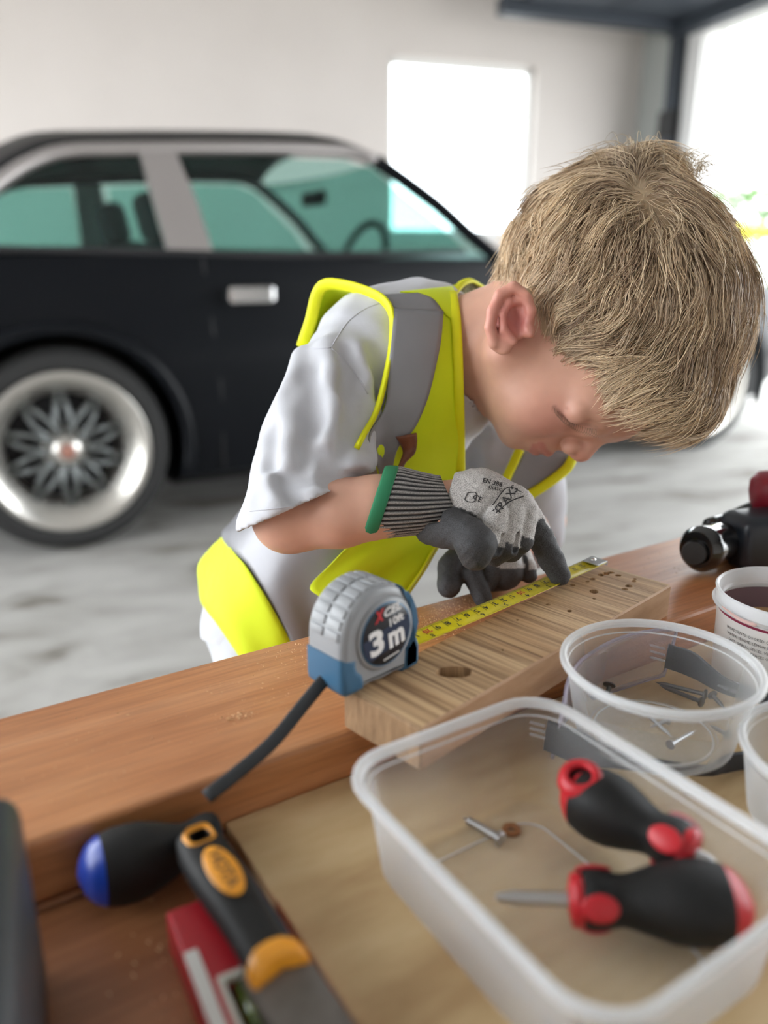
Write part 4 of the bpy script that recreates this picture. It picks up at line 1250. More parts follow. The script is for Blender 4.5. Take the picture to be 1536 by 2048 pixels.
# ================================================================== yellow-collared tool (flat blade with black grip)
M_ORA = mat('orange_yellow_plastic', (0.80, 0.33, 0.02), 0.35)
cz0 = Z_DECK + 0.034
c0 = atz(385, 1672, cz0); c1_ = atz(543, 1925, cz0 - 0.002)
dx = (c1_ - c0); Lc = np.linalg.norm(dx); dx /= Lc
ch = empty('scraper', tuple(c0), 0, 'flat steel scraper with a black grip and orange-yellow collar, resting over the red level', 'scraper')
yv = np.cross([0, 0, 1.0], dx); yv /= np.linalg.norm(yv); zv = np.cross(dx, yv)
mch = Matrix((Vector(dx), Vector(yv), Vector(zv))).transposed(); ch.rotation_euler = mch.to_euler()
st_ = [(-0.003, 0.002, 0.002), (-0.001, 0.0070, 0.005), (0.003, 0.0105, 0.0075), (0.010, 0.0126, 0.0092), (0.022, 0.0136, 0.010), (0.040, 0.0130, 0.0102), (0.055, 0.0119, 0.0098), (0.068, 0.0112, 0.009), (0.078, 0.0113, 0.0088), (Lc, 0.0118, 0.0085)]
V = []
for (x_, wy, hz) in st_:
    for j in range(28):
        a = 2 * PI * j / 28; ca, sa = math.cos(a), math.sin(a)
        V.append((x_, 0.9 * wy * math.copysign(abs(ca) ** 0.7, ca), 0.9 * hz * math.copysign(abs(sa) ** 0.7, sa)))
F = grid_faces(len(st_), 28, close_c=True); F.append(list(range(28))[::-1]); F.append([(len(st_) - 1) * 28 + j for j in range(28)])
gp = local_obj('grip', V, F, M_RUBBER, ch); smooth_angle(gp, 50)
hxm = 0.0105
hc = []
for nm, w_, d_ in (('c', 0.0042, 0.0),):
    bm = bmesh.new(); add_box(bm, (hxm - w_, -w_, -0.03), (hxm + w_, w_, 0.03), 0.0015, 2); hc.append(bm_obj('cutter', bm, M_ORA, ch))
boolean(gp, hc)
P = [(hxm + x_, y_, 0.0) for x_, y_ in rrect(0.0125, 0.0125, 0.004)]
V, F = tube_vf(np.array(P + [P[0]]), 0.0021, 8, caps=False, up=(0, 0, 1)); 
V[:, 2] = V[:, 2] * 4.6
local_obj('hanging_eye', V, F, M_ORA, ch)
V, F = lathe_vf([(0, 0.0008), (0.92, 0.0008), (1.0, 0.0)], 32)
V = np.array(V); V[:, 0] *= 0.0175; V[:, 1] *= 0.0072
ov = local_obj('oval_badge', V, F, M_ORA, ch, (0.040, 0, 0.0100))
text_obj('badge_print', 'HOTA', 0.0085, mat('badge_ink', (0.22, 0.10, 0.02), 0.5), ov, Matrix.Translation((0, 0, 0.0009)), 0.0001, sx=1.05, bold=0.0003)
st2 = [(Lc - 0.003, 0.0125, 0.0090), (Lc - 0.001, 0.0142, 0.0102), (Lc + 0.003, 0.0148, 0.0106), (Lc + 0.0065, 0.0142, 0.0100), (Lc + 0.0075, 0.0120, 0.008)]
V = []
for (x_, wy, hz) in st2:
    for j in range(28):
        a = 2 * PI * j / 28; ca, sa = math.cos(a), math.sin(a)
        V.append((x_ + 0.004 * abs(ca) ** 2, 0.9 * wy * math.copysign(abs(ca) ** 0.7, ca), hz * math.copysign(abs(sa) ** 0.7, sa)))
F = grid_faces(len(st2), 28, close_c=True); F.append(list(range(28))[::-1]); F.append([(len(st2) - 1) * 28 + j for j in range(28)])
o = local_obj('collar', V, F, M_ORA, ch); smooth_angle(o, 50)
bm = bmesh.new(); add_box(bm, (Lc, -0.0135, -0.0045), (Lc + 0.16, 0.0135, 0.003), 0.0006, 1)
bm_obj('blade', bm, noise_mat('worn_blade_steel', (0.13, 0.115, 0.10), (0.20, 0.18, 0.165), 60, rough=0.45, metal=0.7), ch)
bm = bmesh.new(); add_box(bm, (0.018, 0.0120, -0.0078), (Lc + 0.16, 0.0145, -0.002), 0.0005, 1)
bm_obj('spine', bm, M_DARK, ch)

# ================================================================== dark case at the left edge
kc = atz(60, 1600, Z_DECK + 0.10)
case2 = empty('tool_case', (*atz(20, 1640, Z_DECK + 0.055)[:2], Z_DECK), math.radians(-70), 'dark dimpled plastic tool case standing at the left edge of the bench', 'tool case')
case2.location = (kc[0] - 0.035, kc[1] - 0.0, Z_DECK)
p_tr = atz(36, 1566, Z_DECK + 0.100); p_br = atz(26, 2100, Z_DECK + 0.100)
case2.location = (p_tr[0], p_tr[1], Z_DECK); case2.rotation_euler = (0, 0, math.atan2(p_br[1] - p_tr[1], p_br[0] - p_tr[0]))
M_CASE = mat('dark_case_plastic', (0.022, 0.026, 0.030), 0.5)
bm = bmesh.new(); add_box(bm, (0, -0.07, 0), (0.13, 0.0, 0.100), 0.010, 4)
bm_obj('shell', bm, M_CASE, case2, smooth=True)
bm = bmesh.new(); add_box(bm, (0.068, -0.075, 0.0), (0.135, -0.012, 0.103), 0.010, 4)
bm_obj('blue_corner', bm, mat('blue_case_plastic', (0.01, 0.055, 0.12), 0.45), case2, smooth=True)
V, F = lathe_vf([(0, 0), (0.0009, 0.0), (0.0011, 0.0004)], 8)
pp = []
for i in range(26):
    for j in range(2):
        v2 = V + np.array([0.014 + i * 0.0040, -0.012 - j * 0.006, 0.0999]); pp.append((v2, F))
V2, F2 = merge_vf(pp); dm = local_obj('dimples', V2, F2, M_BLACK, case2); dm['kind'] = 'stuff'

# ================================================================== black tool with red knob at the right edge
kp = atz(1392, 1142, Z_BEAM)
M_GBL = mat('glossy_black', (0.006, 0.006, 0.007), 0.12, coat=0.6)
M_CRIM = mat('crimson_knob', (0.24, 0.008, 0.022), 0.45)
M_NVY = mat('dark_navy_rubber', (0.010, 0.014, 0.022), 0.35)
t0_ = atz(1388, 1150, Z_BEAM); 
c_a = t0_ + np.array([0, 0.0, 0.0205])
far = atz(1512, 1090, Z_BEAM + 0.036); 
tool = empty('hand_tool', (t0_[0], t0_[1], Z_BEAM), 0, 'glossy black hand tool with a crimson knob lying on the far end of the plank', 'hand tool')
c_a = W(1392, 1100, 0.712); c_b = W(1470, 1068, 0.745); c_c = W(1530, 1035, 0.775)
P = spline([c_a, W(1430, 1090, .730), c_b, c_c], 16)
R_ = np.interp(np.linspace(0, 1, 16), [0, .04, .12, .45, .6, 1], [0.0165, 0.0205, 0.0208, 0.0185, 0.0150, 0.012])
V, F = tube_vf(P, R_, 28); o = world_obj('barrel', V, F, M_GBL, tool); smooth_angle(o, 50)
V, F = tube_vf(spline([W(1388, 1107, .706), W(1392, 1105, .715)], 3), [0.010, 0.0115, 0.012], 24); o = world_obj('end_plug', V, F, M_BLACK, tool); smooth_angle(o, 40)
P = spline([W(1420, 1053, .760), W(1455, 1042, .775), W(1500, 1022, .79), W(1560, 1000, .80)], 12)
V, F = tube_vf(P, 0.0085, 16); world_obj('upper_bar', V, F, M_GBL, tool)
V, F = tube_vf(spline([W(1430, 1082, .727), W(1450, 1071, .735)], 3), [0.006, 0.0065, 0.006], 4, flat=(1, .25), up=(0, 0, 1)); world_obj('sticker', V, F, mat('white_sticker', (0.7, 0.7, 0.7), 0.4), tool)
P = spline([W(1474, 1036, .75), W(1500, 1046, .752), W(1540, 1052, .755)], 8)
V, F = tube_vf(P, [0.004, .008, .010, .0105, .011, .011, .011, .011], 16, flat=(1, .7)); world_obj('lever', V, F, M_GBL, tool)
bm = bmesh.new(); add_box(bm, (0, 0, 0), (0.09, 0.045, 0.050), 0.010, 3)
bxp = atz(1484, 1150, Z_BEAM)
o = bm_obj('gear_housing', bm, M_NVY, tool, smooth=True); o.location = Vector(bxp - np.array(tool.location)) ; o.rotation_euler = (0, 0, math.radians(14))
kb = W(1546, 985, 0.76)
P = [kb + np.array([0, 0, -0.024]), kb + np.array([0, 0, -0.020]), kb + np.array([0, 0, -0.010]), kb, kb + np.array([0, 0, 0.010]), kb + np.array([0, 0, 0.018]), kb + np.array([0, 0, 0.0215])]
V, F = tube_vf(np.array(P), [0.010, 0.014, 0.0195, 0.0215, 0.0215, 0.016, 0.004], 28, up=(0, 1, 0)); o = world_obj('crimson_knob', V, F, M_CRIM, tool); smooth_angle(o, 50)
V, F = tube_vf(np.array([kb + np.array([0, 0, -0.055]), kb + np.array([0, 0, -0.022])]), 0.008, 16, up=(0, 1, 0)); world_obj('knob_stem', V, F, M_CHROME, tool)
V, F = tube_vf(np.array([W(1503, 1052, .735), W(1512, 1043, .74)]), 0.0055, 14); world_obj('bolt_cap', V, F, M_CHROME, tool)
# ================================================================== organic surfaces from blended volumes
def rcone(P, a, b, ra, rb):
    a = np.asarray(a); b = np.asarray(b); ab = b - a
    h = np.clip(((P - a) @ ab) / (ab @ ab), 0, 1)
    return np.linalg.norm(P - a - h[:, None] * ab, axis=1) - (ra + (rb - ra) * h)
def ell(P, c, r, ax=None):
    q = P - np.asarray(c)
    if ax is not None: q = q @ np.asarray(ax).T
    r = np.asarray(r, float)
    k0 = np.linalg.norm(q / r, axis=1); k1 = np.linalg.norm(q / (r * r), axis=1) + 1e-9
    return k0 * (k0 - 1) / k1
def smin(a, b, k):
    h = np.clip(0.5 + 0.5 * (b - a) / k, 0, 1)
    return b * (1 - h) + a * h - k * h * (1 - h)
def ssub(a, b, k):
    """a minus b"""
    return -smin(-a, b, k)
def chain(P, pts, k=0.006):
    d = None
    for (a, ra), (b, rb) in zip(pts[:-1], pts[1:]):
        e = rcone(P, a, b, ra, rb)
        d = e if d is None else smin(d, e, k)
    return d
def CR(px, py, t, r): return (C(px, py, t), r)

def march(f, px, py, t0=0.5, t1=1.05, it=60):
    """depth at which the ray of each pixel meets the volume f (nan when it misses)"""
    px = np.asarray(px, float); py = np.asarray(py, float)
    D = np.stack([(px - 768) / FP, (py - 1024) / FP, np.ones_like(px)], -1).reshape(-1, 3)
    nrm = np.linalg.norm(D, axis=1); t = np.full(len(D), float(t0))
    for _ in range(it):
        d = f(D * t[:, None]); t = np.minimum(t + np.clip(d, -0.01, 0.05) * 0.85 / nrm, t1 + 0.1)
    t = np.where((np.abs(d) < 0.004) & (t < t1), t, np.nan)
    return t.reshape(px.shape)
def grad(f, P, e=0.0008):
    g = np.stack([f(P + np.array(v) * e) - f(P - np.array(v) * e) for v in ((1, 0, 0), (0, 1, 0), (0, 0, 1))], -1)
    return g / (np.linalg.norm(g, axis=1)[:, None] + 1e-12)
def mesh_sdf(f, lo, hi, h, B=16, slack=1.7):
    lo = np.asarray(lo, float); hi = np.asarray(hi, float)
    nb = np.ceil((hi - lo) / (h * B)).astype(int)
    I = np.stack(np.meshgrid(*[np.arange(k) for k in nb], indexing='ij'), -1).reshape(-1, 3)
    ctr = lo + (I + 0.5) * h * B
    act = np.abs(f(ctr)) < h * B * 0.87 * slack
    I = I[act]
    g = np.stack(np.meshgrid(*[np.arange(B + 1)] * 3, indexing='ij'), -1).reshape(-1, 3)
    keysV, pos, quads = [], [], []
    big = np.array([1, 0, 0])
    N = (nb * B + 4)
    def key(ijk): return (ijk[..., 0] * N[1] + ijk[..., 1]) * N[2] + ijk[..., 2]
    for s in range(0, len(I), 48):
        bi = I[s:s + 48]
        idx = bi[:, None, :] * B + g[None]
        v = f((lo + idx.reshape(-1, 3) * h)).reshape(len(bi), B + 1, B + 1, B + 1)
        sg = v < 0
        acc = np.zeros((len(bi), B, B, B, 3)); cnt = np.zeros((len(bi), B, B, B))
        base = np.stack(np.meshgrid(*[np.arange(B)] * 3, indexing='ij'), -1).astype(float)
        for ax in range(3):
            o = [a for a in range(3) if a != ax]
            for da in (0, 1):
                for db in (0, 1):
                    st = [0, 0, 0]; st[o[0]] = da; st[o[1]] = db
                    en = list(st); en[ax] = 1
                    sl0 = (slice(None),) + tuple(slice(st[k], st[k] + B) for k in range(3))
                    sl1 = (slice(None),) + tuple(slice(en[k], en[k] + B) for k in range(3))
                    a = v[sl0]; b = v[sl1]
                    cr = sg[sl0] != sg[sl1]
                    t = np.where(cr, a / np.where(cr, a - b, 1), 0)
                    off = np.zeros(a.shape + (3,)); off += base + np.array(st)
                    off[..., ax] += t
                    acc += off * cr[..., None]; cnt += cr
        m = cnt > 0
        w = np.argwhere(m)
        ijk = bi[w[:, 0]] * B + w[:, 1:]
        keysV.append(key(ijk))
        pos.append(lo + (bi[w[:, 0]] * B + acc[m] / cnt[m][:, None]) * h)
        for ax in range(3):
            o1, o2 = [(1, 2), (2, 0), (0, 1)][ax]
            sl0 = (slice(None), slice(0, B), slice(0, B), slice(0, B))
            en = [0, 0, 0]; en[ax] = 1
            sl1 = (slice(None),) + tuple(slice(en[k], en[k] + B) for k in range(3))
            a = sg[sl0]; b = sg[sl1]
            w = np.argwhere(a != b)
            if not len(w): continue
            ijk = bi[w[:, 0]] * B + w[:, 1:]
            flip = a[w[:, 0], w[:, 1], w[:, 2], w[:, 3]]
            d1 = np.zeros(3, int); d1[o1] = 1; d2 = np.zeros(3, int); d2[o2] = 1
            q = np.stack([key(ijk - d1 - d2), key(ijk - d2), key(ijk), key(ijk - d1)], 1)
            q[~flip] = q[~flip][:, ::-1]
            quads.append(q)
    K = np.concatenate(keysV); Pz = np.vstack(pos); Q = np.vstack(quads)
    srt = np.argsort(K); Ks = K[srt]
    j = np.clip(np.searchsorted(Ks, Q), 0, len(Ks) - 1)
    ok = (Ks[j] == Q).all(1)
    F = srt[j[ok]]
    return Pz, F

def np_mesh(name, V, F, mats, parent=None, colors=None, fm=None, smooth=True):
    """fast mesh from numpy world points and equal-sized faces"""
    me = bpy.data.meshes.new(name)
    V = np.asarray(V, float)
    org = np.zeros(3)
    if parent is not None:
        inv = np.array(world_matrix(parent).inverted()); V = V @ inv[:3, :3].T + inv[:3, 3]
    n = F.shape[1]
    me.vertices.add(len(V)); me.vertices.foreach_set('co', V.astype(np.float32).ravel())
    me.loops.add(F.size); me.loops.foreach_set('vertex_index', F.astype(np.int32).ravel())
    me.polygons.add(len(F)); me.polygons.foreach_set('loop_start', np.arange(0, F.size, n, dtype=np.int32))
    if fm is not None: me.polygons.foreach_set('material_index', np.asarray(fm, dtype=np.int32))
    me.update(calc_edges=True)
    if colors is not None:
        ca = me.color_attributes.new('tone', 'FLOAT_COLOR', 'POINT')
        c4 = np.ones((len(V), 4), np.float32); c4[:, :3] = colors
        ca.data.foreach_set('color', c4.ravel())
    return link(name, me, mats, parent, smooth=smooth)

def pix(P): return 768 + FP * P[:, 0] / P[:, 2], 1024 + FP * P[:, 1] / P[:, 2]
def inpoly(px, py, poly):
    poly = np.asarray(poly, float); ins = np.zeros(len(px), bool); j = len(poly) - 1
    for i in range(len(poly)):
        xi, yi = poly[i]; xj, yj = poly[j]
        c = ((yi > py) != (yj > py)) & (px < (xj - xi) * (py - yi) / (yj - yi + 1e-12) + xi)
        ins ^= c; j = i
    return ins
def tone_mat(name, rough=0.6, noise_scale=0, noise_amt=0.0, bump=0.0, bscale=800, bdist=0.0004, base=None, **k):
    m = mat(name, base or (0.5, 0.5, 0.5), rough, **k)
    T = NT(m)
    at = T.n('ShaderNodeAttribute', attribute_name='tone')
    src = at.outputs['Color']
    tc = T.n('ShaderNodeTexCoord')
    if noise_scale:
        nz = T.n('ShaderNodeTexNoise', i_Scale=noise_scale, i_Detail=2.0); T.l(tc.outputs['Object'], nz.inputs['Vector'])
        mr = T.n('ShaderNodeMapRange'); mr.inputs[1].default_value = 0.3; mr.inputs[2].default_value = 0.7; mr.inputs[3].default_value = 1 - noise_amt; mr.inputs[4].default_value = 1 + noise_amt
        T.l(nz.outputs['Fac'], mr.inputs[0])
        mx = T.n('ShaderNodeMix', data_type='RGBA', blend_type='MULTIPLY'); mx.inputs[0].default_value = 1
        T.l(src, mx.inputs[6]); T.l(mr.outputs[0], mx.inputs[7]); src = mx.outputs[2]
    if base is None: T.l(src, T.b.inputs['Base Color'])
    if bump:
        n2 = T.n('ShaderNodeTexNoise', i_Scale=float(bscale), i_Detail=2.0); T.l(tc.outputs['Object'], n2.inputs['Vector'])
        bp = T.n('ShaderNodeBump', i_Strength=float(bump), i_Distance=float(bdist)); T.l(n2.outputs['Fac'], bp.inputs['Height']); T.l(bp.outputs[0], T.b.inputs['Normal'])
    return m

# ================================================================== the child
fF = np.array([0.50, 0.83, -0.18]); fF /= np.linalg.norm(fF)
rR = np.array([-0.30, -0.03, -0.95]); rR -= fF * (rR @ fF); rR /= np.linalg.norm(rR)
uU = np.cross(rR, fF)
if uU[0] < 0: uU = -uU
HAX = np.array([fF, uU, rR])
Hc = C(1245, 588, 0.662)
def MID(px, py, off=0.0):
    d = np.array([(px - 768) / FP, (py - 1024) / FP, 1.0])
    t = ((Hc + rR * off) @ rR) / (d @ rR)
    return d * t
def head_base(P):
    d = ell(P, Hc, (0.098, 0.094, 0.076), HAX)
    d = smin(d, ell(P, MID(1112, 740), (0.0555, 0.068, 0.056), HAX), 0.020)
    d = smin(d, rcone(P, MID(1215, 790, 0.0), MID(1185, 800, 0.03), 0.040, 0.030), 0.02)
    for s in (1, -1):
        d = smin(d, rcone(P, MID(1014, 705, 0.050 * s), MID(1038, 850, 0.012 * s), 0.020, 0.0145), 0.018)
        d = smin(d, ell(P, MID(1082, 797, 0.035 * s), (0.028, 0.032, 0.025), HAX), 0.016)
    d = smin(d, ell(P, MID(1032, 868), (0.0105, 0.011, 0.013), HAX), 0.010)
    d = smin(d, ell(P, MID(1088, 874), (0.0145, 0.016, 0.020), HAX), 0.010)
    # lips
    for s in (1, -1):
        d = smin(d, rcone(P, MID(1096, 902, 0.001 * s), MID(1083, 882, 0.019 * s), 0.0046, 0.0020), 0.0025)
        d = smin(d, rcone(P, MID(1071, 898, 0.001 * s), MID(1072, 880, 0.017 * s), 0.0048, 0.0018), 0.0025)
        d = ssub(d, rcone(P, MID(1084, 909, 0), MID(1077, 879, 0.020 * s), 0.0012, 0.0008), 0.0015)
    # nose
    d = smin(d, rcone(P, MID(1216, 850), MID(1164, 902), 0.0075, 0.0088), 0.007)
    d = smin(d, rcone(P, MID(1160, 902), MID(1126, 888), 0.0068, 0.0055), 0.006)
    for s in (1, -1):
        d = smin(d, ell(P, MID(1141, 892, 0.0105 * s), (0.0070, 0.0078, 0.0055), HAX), 0.0035)
        d = ssub(d, ell(P, MID(1137, 909, 0.0060 * s), (0.0035, 0.0045, 0.0022), HAX), 0.002)
        d = smin(d, rcone(P, MID(1226, 838, 0.010 * s), MID(1168, 795, 0.045 * s), 0.010, 0.009), 0.014)
    # neck
    d = smin(d, rcone(P, C(1100, 650, 0.680), C(905, 722, 0.716), 0.050, 0.051), 0.020)
    # ears
    for s in (1, -1):
        def E(px, py, off): return MID(px, py, off) if s == 1 else MID(px, py, off) - 2 * off * rR
        e = ell(P, E(1022, 634, 0.073), (0.020, 0.016, 0.0065), HAX)
        e = smin(e, ell(P, E(1002, 684, 0.0755), (0.011, 0.0085, 0.0050), HAX), 0.006)
        e = ssub(e, ell(P, E(1034, 645, 0.0835), (0.0145, 0.0085, 0.0090), HAX), 0.003)
        hx = [(1056, 655, .0735, .0036), (1062, 622, .0775, .0040), (1052, 590, .0815, .0042), (1027, 575, .0845, .0044), (1000, 590, .0860, .0044), (985, 622, .0860, .0042), (980, 655, .0835, .0042), (988, 687, .0790, .0046)]
        for a, b in zip(hx[:-1], hx[1:]): e = smin(e, rcone(P, E(*a[:3]), E(*b[:3]), a[3], b[3]), 0.0022)
        ah = [(1046, 602, .0795, .0026), (1018, 604, .0825, .0030), (1006, 628, .0835, .0030), (1008, 660, .0810, .0032), (1028, 682, .0775, .0030)]
        for a, b in zip(ah[:-1], ah[1:]): e = smin(e, rcone(P, E(*a[:3]), E(*b[:3]), a[3], b[3]), 0.0022)
        e = smin(e, ell(P, E(1058, 662, 0.0755), (0.0060, 0.0042, 0.0040), HAX), 0.004)
        d = smin(d, e, 0.004)
    return d
_ep = [(1166, 862), (1154, 831), (1118, 800), (1134, 817), (1156, 832), (1178, 840), (1198, 846), (1108, 815), (1124, 832), (1146, 846), (1170, 854), (1190, 857), (1150, 806), (1180, 818), (1206, 830)]
_et = march(head_base, [p[0] for p in _ep], [p[1] for p in _ep], 0.5, 0.8)
EP = [C(a, b, c) for (a, b), c in zip(_ep, _et)]
_eN = grad(head_base, np.array(EP))
def _mir(p, s): return p if s == 1 else p - 2 * ((p - Hc) @ rR) * rR
def head_f(P):
    d = head_base(P)
    for s in (1, -1):
        d = ssub(d, ell(P, _mir(EP[0] + _eN[0] * 0.002, s), (0.0075, 0.0075, 0.0095), HAX), 0.010)
        d = smin(d, ell(P, _mir(EP[1] - _eN[1] * 0.0060, s), (0.0100, 0.0105, 0.0125), HAX), 0.004)
        for i0, i1, w in ((3, 6, .0006), (7, 11, .0005)):
            for i in range(i0, i1):
                lift = 0.0022
                d = ssub(d, rcone(P, _mir(EP[i] + _eN[i] * lift * .3, s), _mir(EP[i + 1] + _eN[i + 1] * lift * .3, s), w, w), 0.0018)
    return d
def pts_px(V): return pix(V)
def blob(V, c, r): return np.exp(-np.sum((V - c) ** 2, 1) / (r * r))
def skin_tone(V):
    col = np.tile(np.array([0.62, 0.35, 0.255]), (len(V), 1))
    def mixc(c, w):
        nonlocal col
        w = np.clip(w, 0, 1)[:, None]; col = col * (1 - w) + np.array(c) * w
    for s in (1, -1):
        mixc((0.60, 0.24, 0.19), 0.75 * blob(V, MID(1098, 832, 0.040 * s), 0.024))
        mixc((0.60, 0.20, 0.17), 0.85 * blob(V, MID(1018, 630, 0.082 * s), 0.024))
        mixc((0.42, 0.10, 0.10), 0.6 * blob(V, MID(1036, 648, 0.074 * s), 0.012))
        mixc((0.40, 0.19, 0.16), 0.45 * blob(V, _mir(EP[9], s), 0.013))
        for i0, i1, k_ in ((3, 6, .18), (7, 11, .45)):  # shade of the lid crease put into the skin colour, plus lash line
            for i in range(i0, i1): mixc((0.20, 0.085, 0.065), k_ * np.clip(1.5 - np.abs(rcone(V, _mir(EP[i], s), _mir(EP[i + 1], s), .0004, .0004)) / .0012, 0, 1))
    mixc((0.62, 0.25, 0.19), 0.7 * blob(V, MID(1162, 912), 0.012))
    lip = np.zeros(len(V))
    for s in (1, -1):
        for a, b, r in ((MID(1093, 904, 0), MID(1081, 885, 0.018 * s), 0.0050), (MID(1070, 904, 0), MID(1071, 887, 0.016 * s), 0.0052)):
            lip = np.maximum(lip, np.clip(1.4 - rcone(V, a, b, r, 0.0026) / 0.0012, 0, 1))
    mixc((0.44, 0.13, 0.12), 0.65 * lip)
    d = hair_paint(V); mixc((0.40, 0.29, 0.18), d)
    return col
def hair_paint(V):
    poly = [(900, 560), (1040, 562), (1064, 592), (1080, 640), (1082, 670), (1112, 672), (1180, 678), (1250, 715), (1330, 775), (1410, 800), (1700, 900), (1700, 100), (900, 100)]
    r = (V - Hc) @ rR; Q = V - np.where(r < 0, 2 * r, 0)[:, None] * rR
    x, y = pix(Q)
    return inpoly(x, y, poly) * (np.linalg.norm(V - C(1022, 634, .59), axis=1) > .028) * 1.0

# torso / limbs -------------------------------------------------
axT = np.array([0.507, -0.862, 0.0]); axP = np.array([0.862, 0.507, 0.0]); axD = np.array([0, 0, 1.0])
axL = axT * 0.97 + axD * (-0.10); axL /= np.linalg.norm(axL)
axD2 = np.cross(axL, axP); TAX = np.array([axL, axP, axD2])
def hand_pts(which):
    if which == 'R':
        return dict(
            palm=[CR(890, 1003, .612, .0205), CR(960, 1000, .607, .0215), CR(1022, 1010, .606, .0165)],
            index=[CR(1040, 1006, .610, .0110), CR(1078, 1070, .612, .0103), CR(1103, 1120, .616, .0098), CR(1119, 1150, .6175, .0085)],
            middle=[CR(1050, 1024, .603, .0098), CR(1043, 1082, .596, .0088), CR(1022, 1104, .602, .0080)],
            ring=[CR(1024, 1028, .595, .0098), CR(1013, 1094, .587, .0088), CR(990, 1112, .595, .0080)],
            pinky=[CR(993, 1030, .589, .0098), CR(983, 1094, .580, .0085), CR(966, 1104, .590, .0074)],
            thumb=[CR(868, 1054, .603, .0125), CR(903, 1058, .591, .0150), CR(938, 1068, .577, .0128), CR(950, 1088, .571, .0150), CR(951, 1108, .572, .0120)])
    return dict(
        palm=[CR(960, 1110, .705, .020), CR(985, 1130, .682, .020), CR(1010, 1140, .672, .016)],
        thumb=[CR(925, 1110, .690, .012), CR(905, 1135, .668, .0125), CR(898, 1172, .654, .0100)],
        index=[CR(950, 1110, .680, .0085), CR(945, 1150, .658, .0085), CR(966, 1196, .652, .0078)],
        middle=[CR(985, 1100, .680, .0095), CR(988, 1130, .664, .0095), CR(975, 1165, .662, .0082)],
        ring=[CR(1015, 1105, .682, .0095), CR(1020, 1135, .668, .0095), CR(1008, 1162, .666, .0082)],
        pinky=[CR(1042, 1110, .690, .0090), CR(1052, 1135, .674, .0088), CR(1058, 1150, .672, .0070)])
HR, HL = hand_pts('R'), hand_pts('L')
def hand_f(P, H, grow=0.0):
    d = chain(P, H['palm'], 0.012)
    for nm in ('index', 'middle', 'ring', 'pinky', 'thumb'):
        d = smin(d, chain(P, H[nm], 0.0015), 0.0016 if nm != 'thumb' else 0.003)
    return d - grow
kHipR, kHipL = C(572, 1270, .785), C(640, 1255, .885)
def w2c1(p): return w2c(np.asarray(p)[None])[0]
hipR_w, hipL_w = c2w(kHipR[None])[0], c2w(kHipL[None])[0]
kneeR_w = np.array([hipR_w[0] + .03, hipR_w[1] - 0.0, .30]); kneeL_w = np.array([hipL_w[0] + .05, hipL_w[1] + .03, .30])
footR_w = np.array([hipR_w[0] - .01, hipR_w[1] + .02, .055]); footL_w = np.array([hipL_w[0] + .04, hipL_w[1] + .05, .055])
kKneeR, kKneeL, kFootR, kFootL = map(w2c1, (kneeR_w, kneeL_w, footR_w, footL_w))
def torso_f(P):
    d = ell(P, C(778, 800, .752), (0.108, 0.070, 0.100), TAX)
    d = smin(d, ell(P, C(700, 985, .782), (0.130, 0.062, 0.090), TAX), 0.04)
    d = smin(d, ell(P, C(585, 1190, .815), (0.105, 0.070, 0.096), TAX), 0.04)
    return d
def arms_f(P):
    d = chain(P, [CR(746, 690, .700, .034), CR(640, 880, .645, .032), CR(578, 1032, .616, .0262)], 0.01)
    d = smin(d, chain(P, [CR(578, 1034, .616, .0262), CR(680, 1026, .605, .0255), CR(752, 1014, .602, .0230), CR(790, 1010, .603, .0205), CR(895, 1004, .611, .0150)], 0.008), 0.012)
    e = chain(P, [CR(905, 748, .815, .034), CR(1000, 900, .850, .033), CR(1075, 1040, .830, .027), CR(985, 1105, .735, .021), CR(965, 1112, .705, .018)], 0.01)
    return np.minimum(d, e)
def body_f(P):
    d = torso_f(P)
    d = smin(d, rcone(P, C(746, 694, .708), C(905, 748, .80), 0.032, 0.032), 0.03)
    d = smin(d, rcone(P, C(905, 722, .716), C(840, 740, .735), 0.047, 0.055), 0.03)
    d = smin(d, arms_f(P), 0.015)
    d = smin(d, hand_f(P, HR, -0.0045), 0.004); d = smin(d, hand_f(P, HL, -0.004), 0.004)
    for a, b, c in ((kHipR, kKneeR, kFootR), (kHipL, kKneeL, kFootL)):
        d = smin(d, chain(P, [(a, .062), (b, .042), (c, .027)], .01), .03)
    for ft in (footR_w, footL_w):
        d = smin(d, rcone(P, w2c1(ft + np.array([0, 0, -.03])), w2c1(ft + np.array([.11, .03, -.035])), .024, .018), .02)
    return d
M_SKIN = tone_mat('skin', 0.5, 60, 0.05, 0.08, 900, 0.0003, sss=0.12)
hl = w2c(np.array([W(860, 250, .72)]))[0]
Vh, Fh = mesh_sdf(head_f, (0.040, -0.34, 0.53), (0.34, -0.02, 0.78), 0.0018)
Vb, Fb = mesh_sdf(body_f, (-0.30, -0.20, 0.50), (0.25, 0.72, 1.12), 0.0040)
colors = np.vstack([skin_tone(Vh), skin_tone(Vb)])
allV = c2w(np.vstack([Vh, Vb])); allF = np.vstack([Fh, Fb + len(Vh)])
po = np.array([footR_w[0], footR_w[1], 0.0])
person = np_mesh('person', allV - po, allF, M_SKIN, None, colors)
person.location = po
tag(person, 'blond child in a yellow safety vest and work gloves bending over the wood block', 'person')

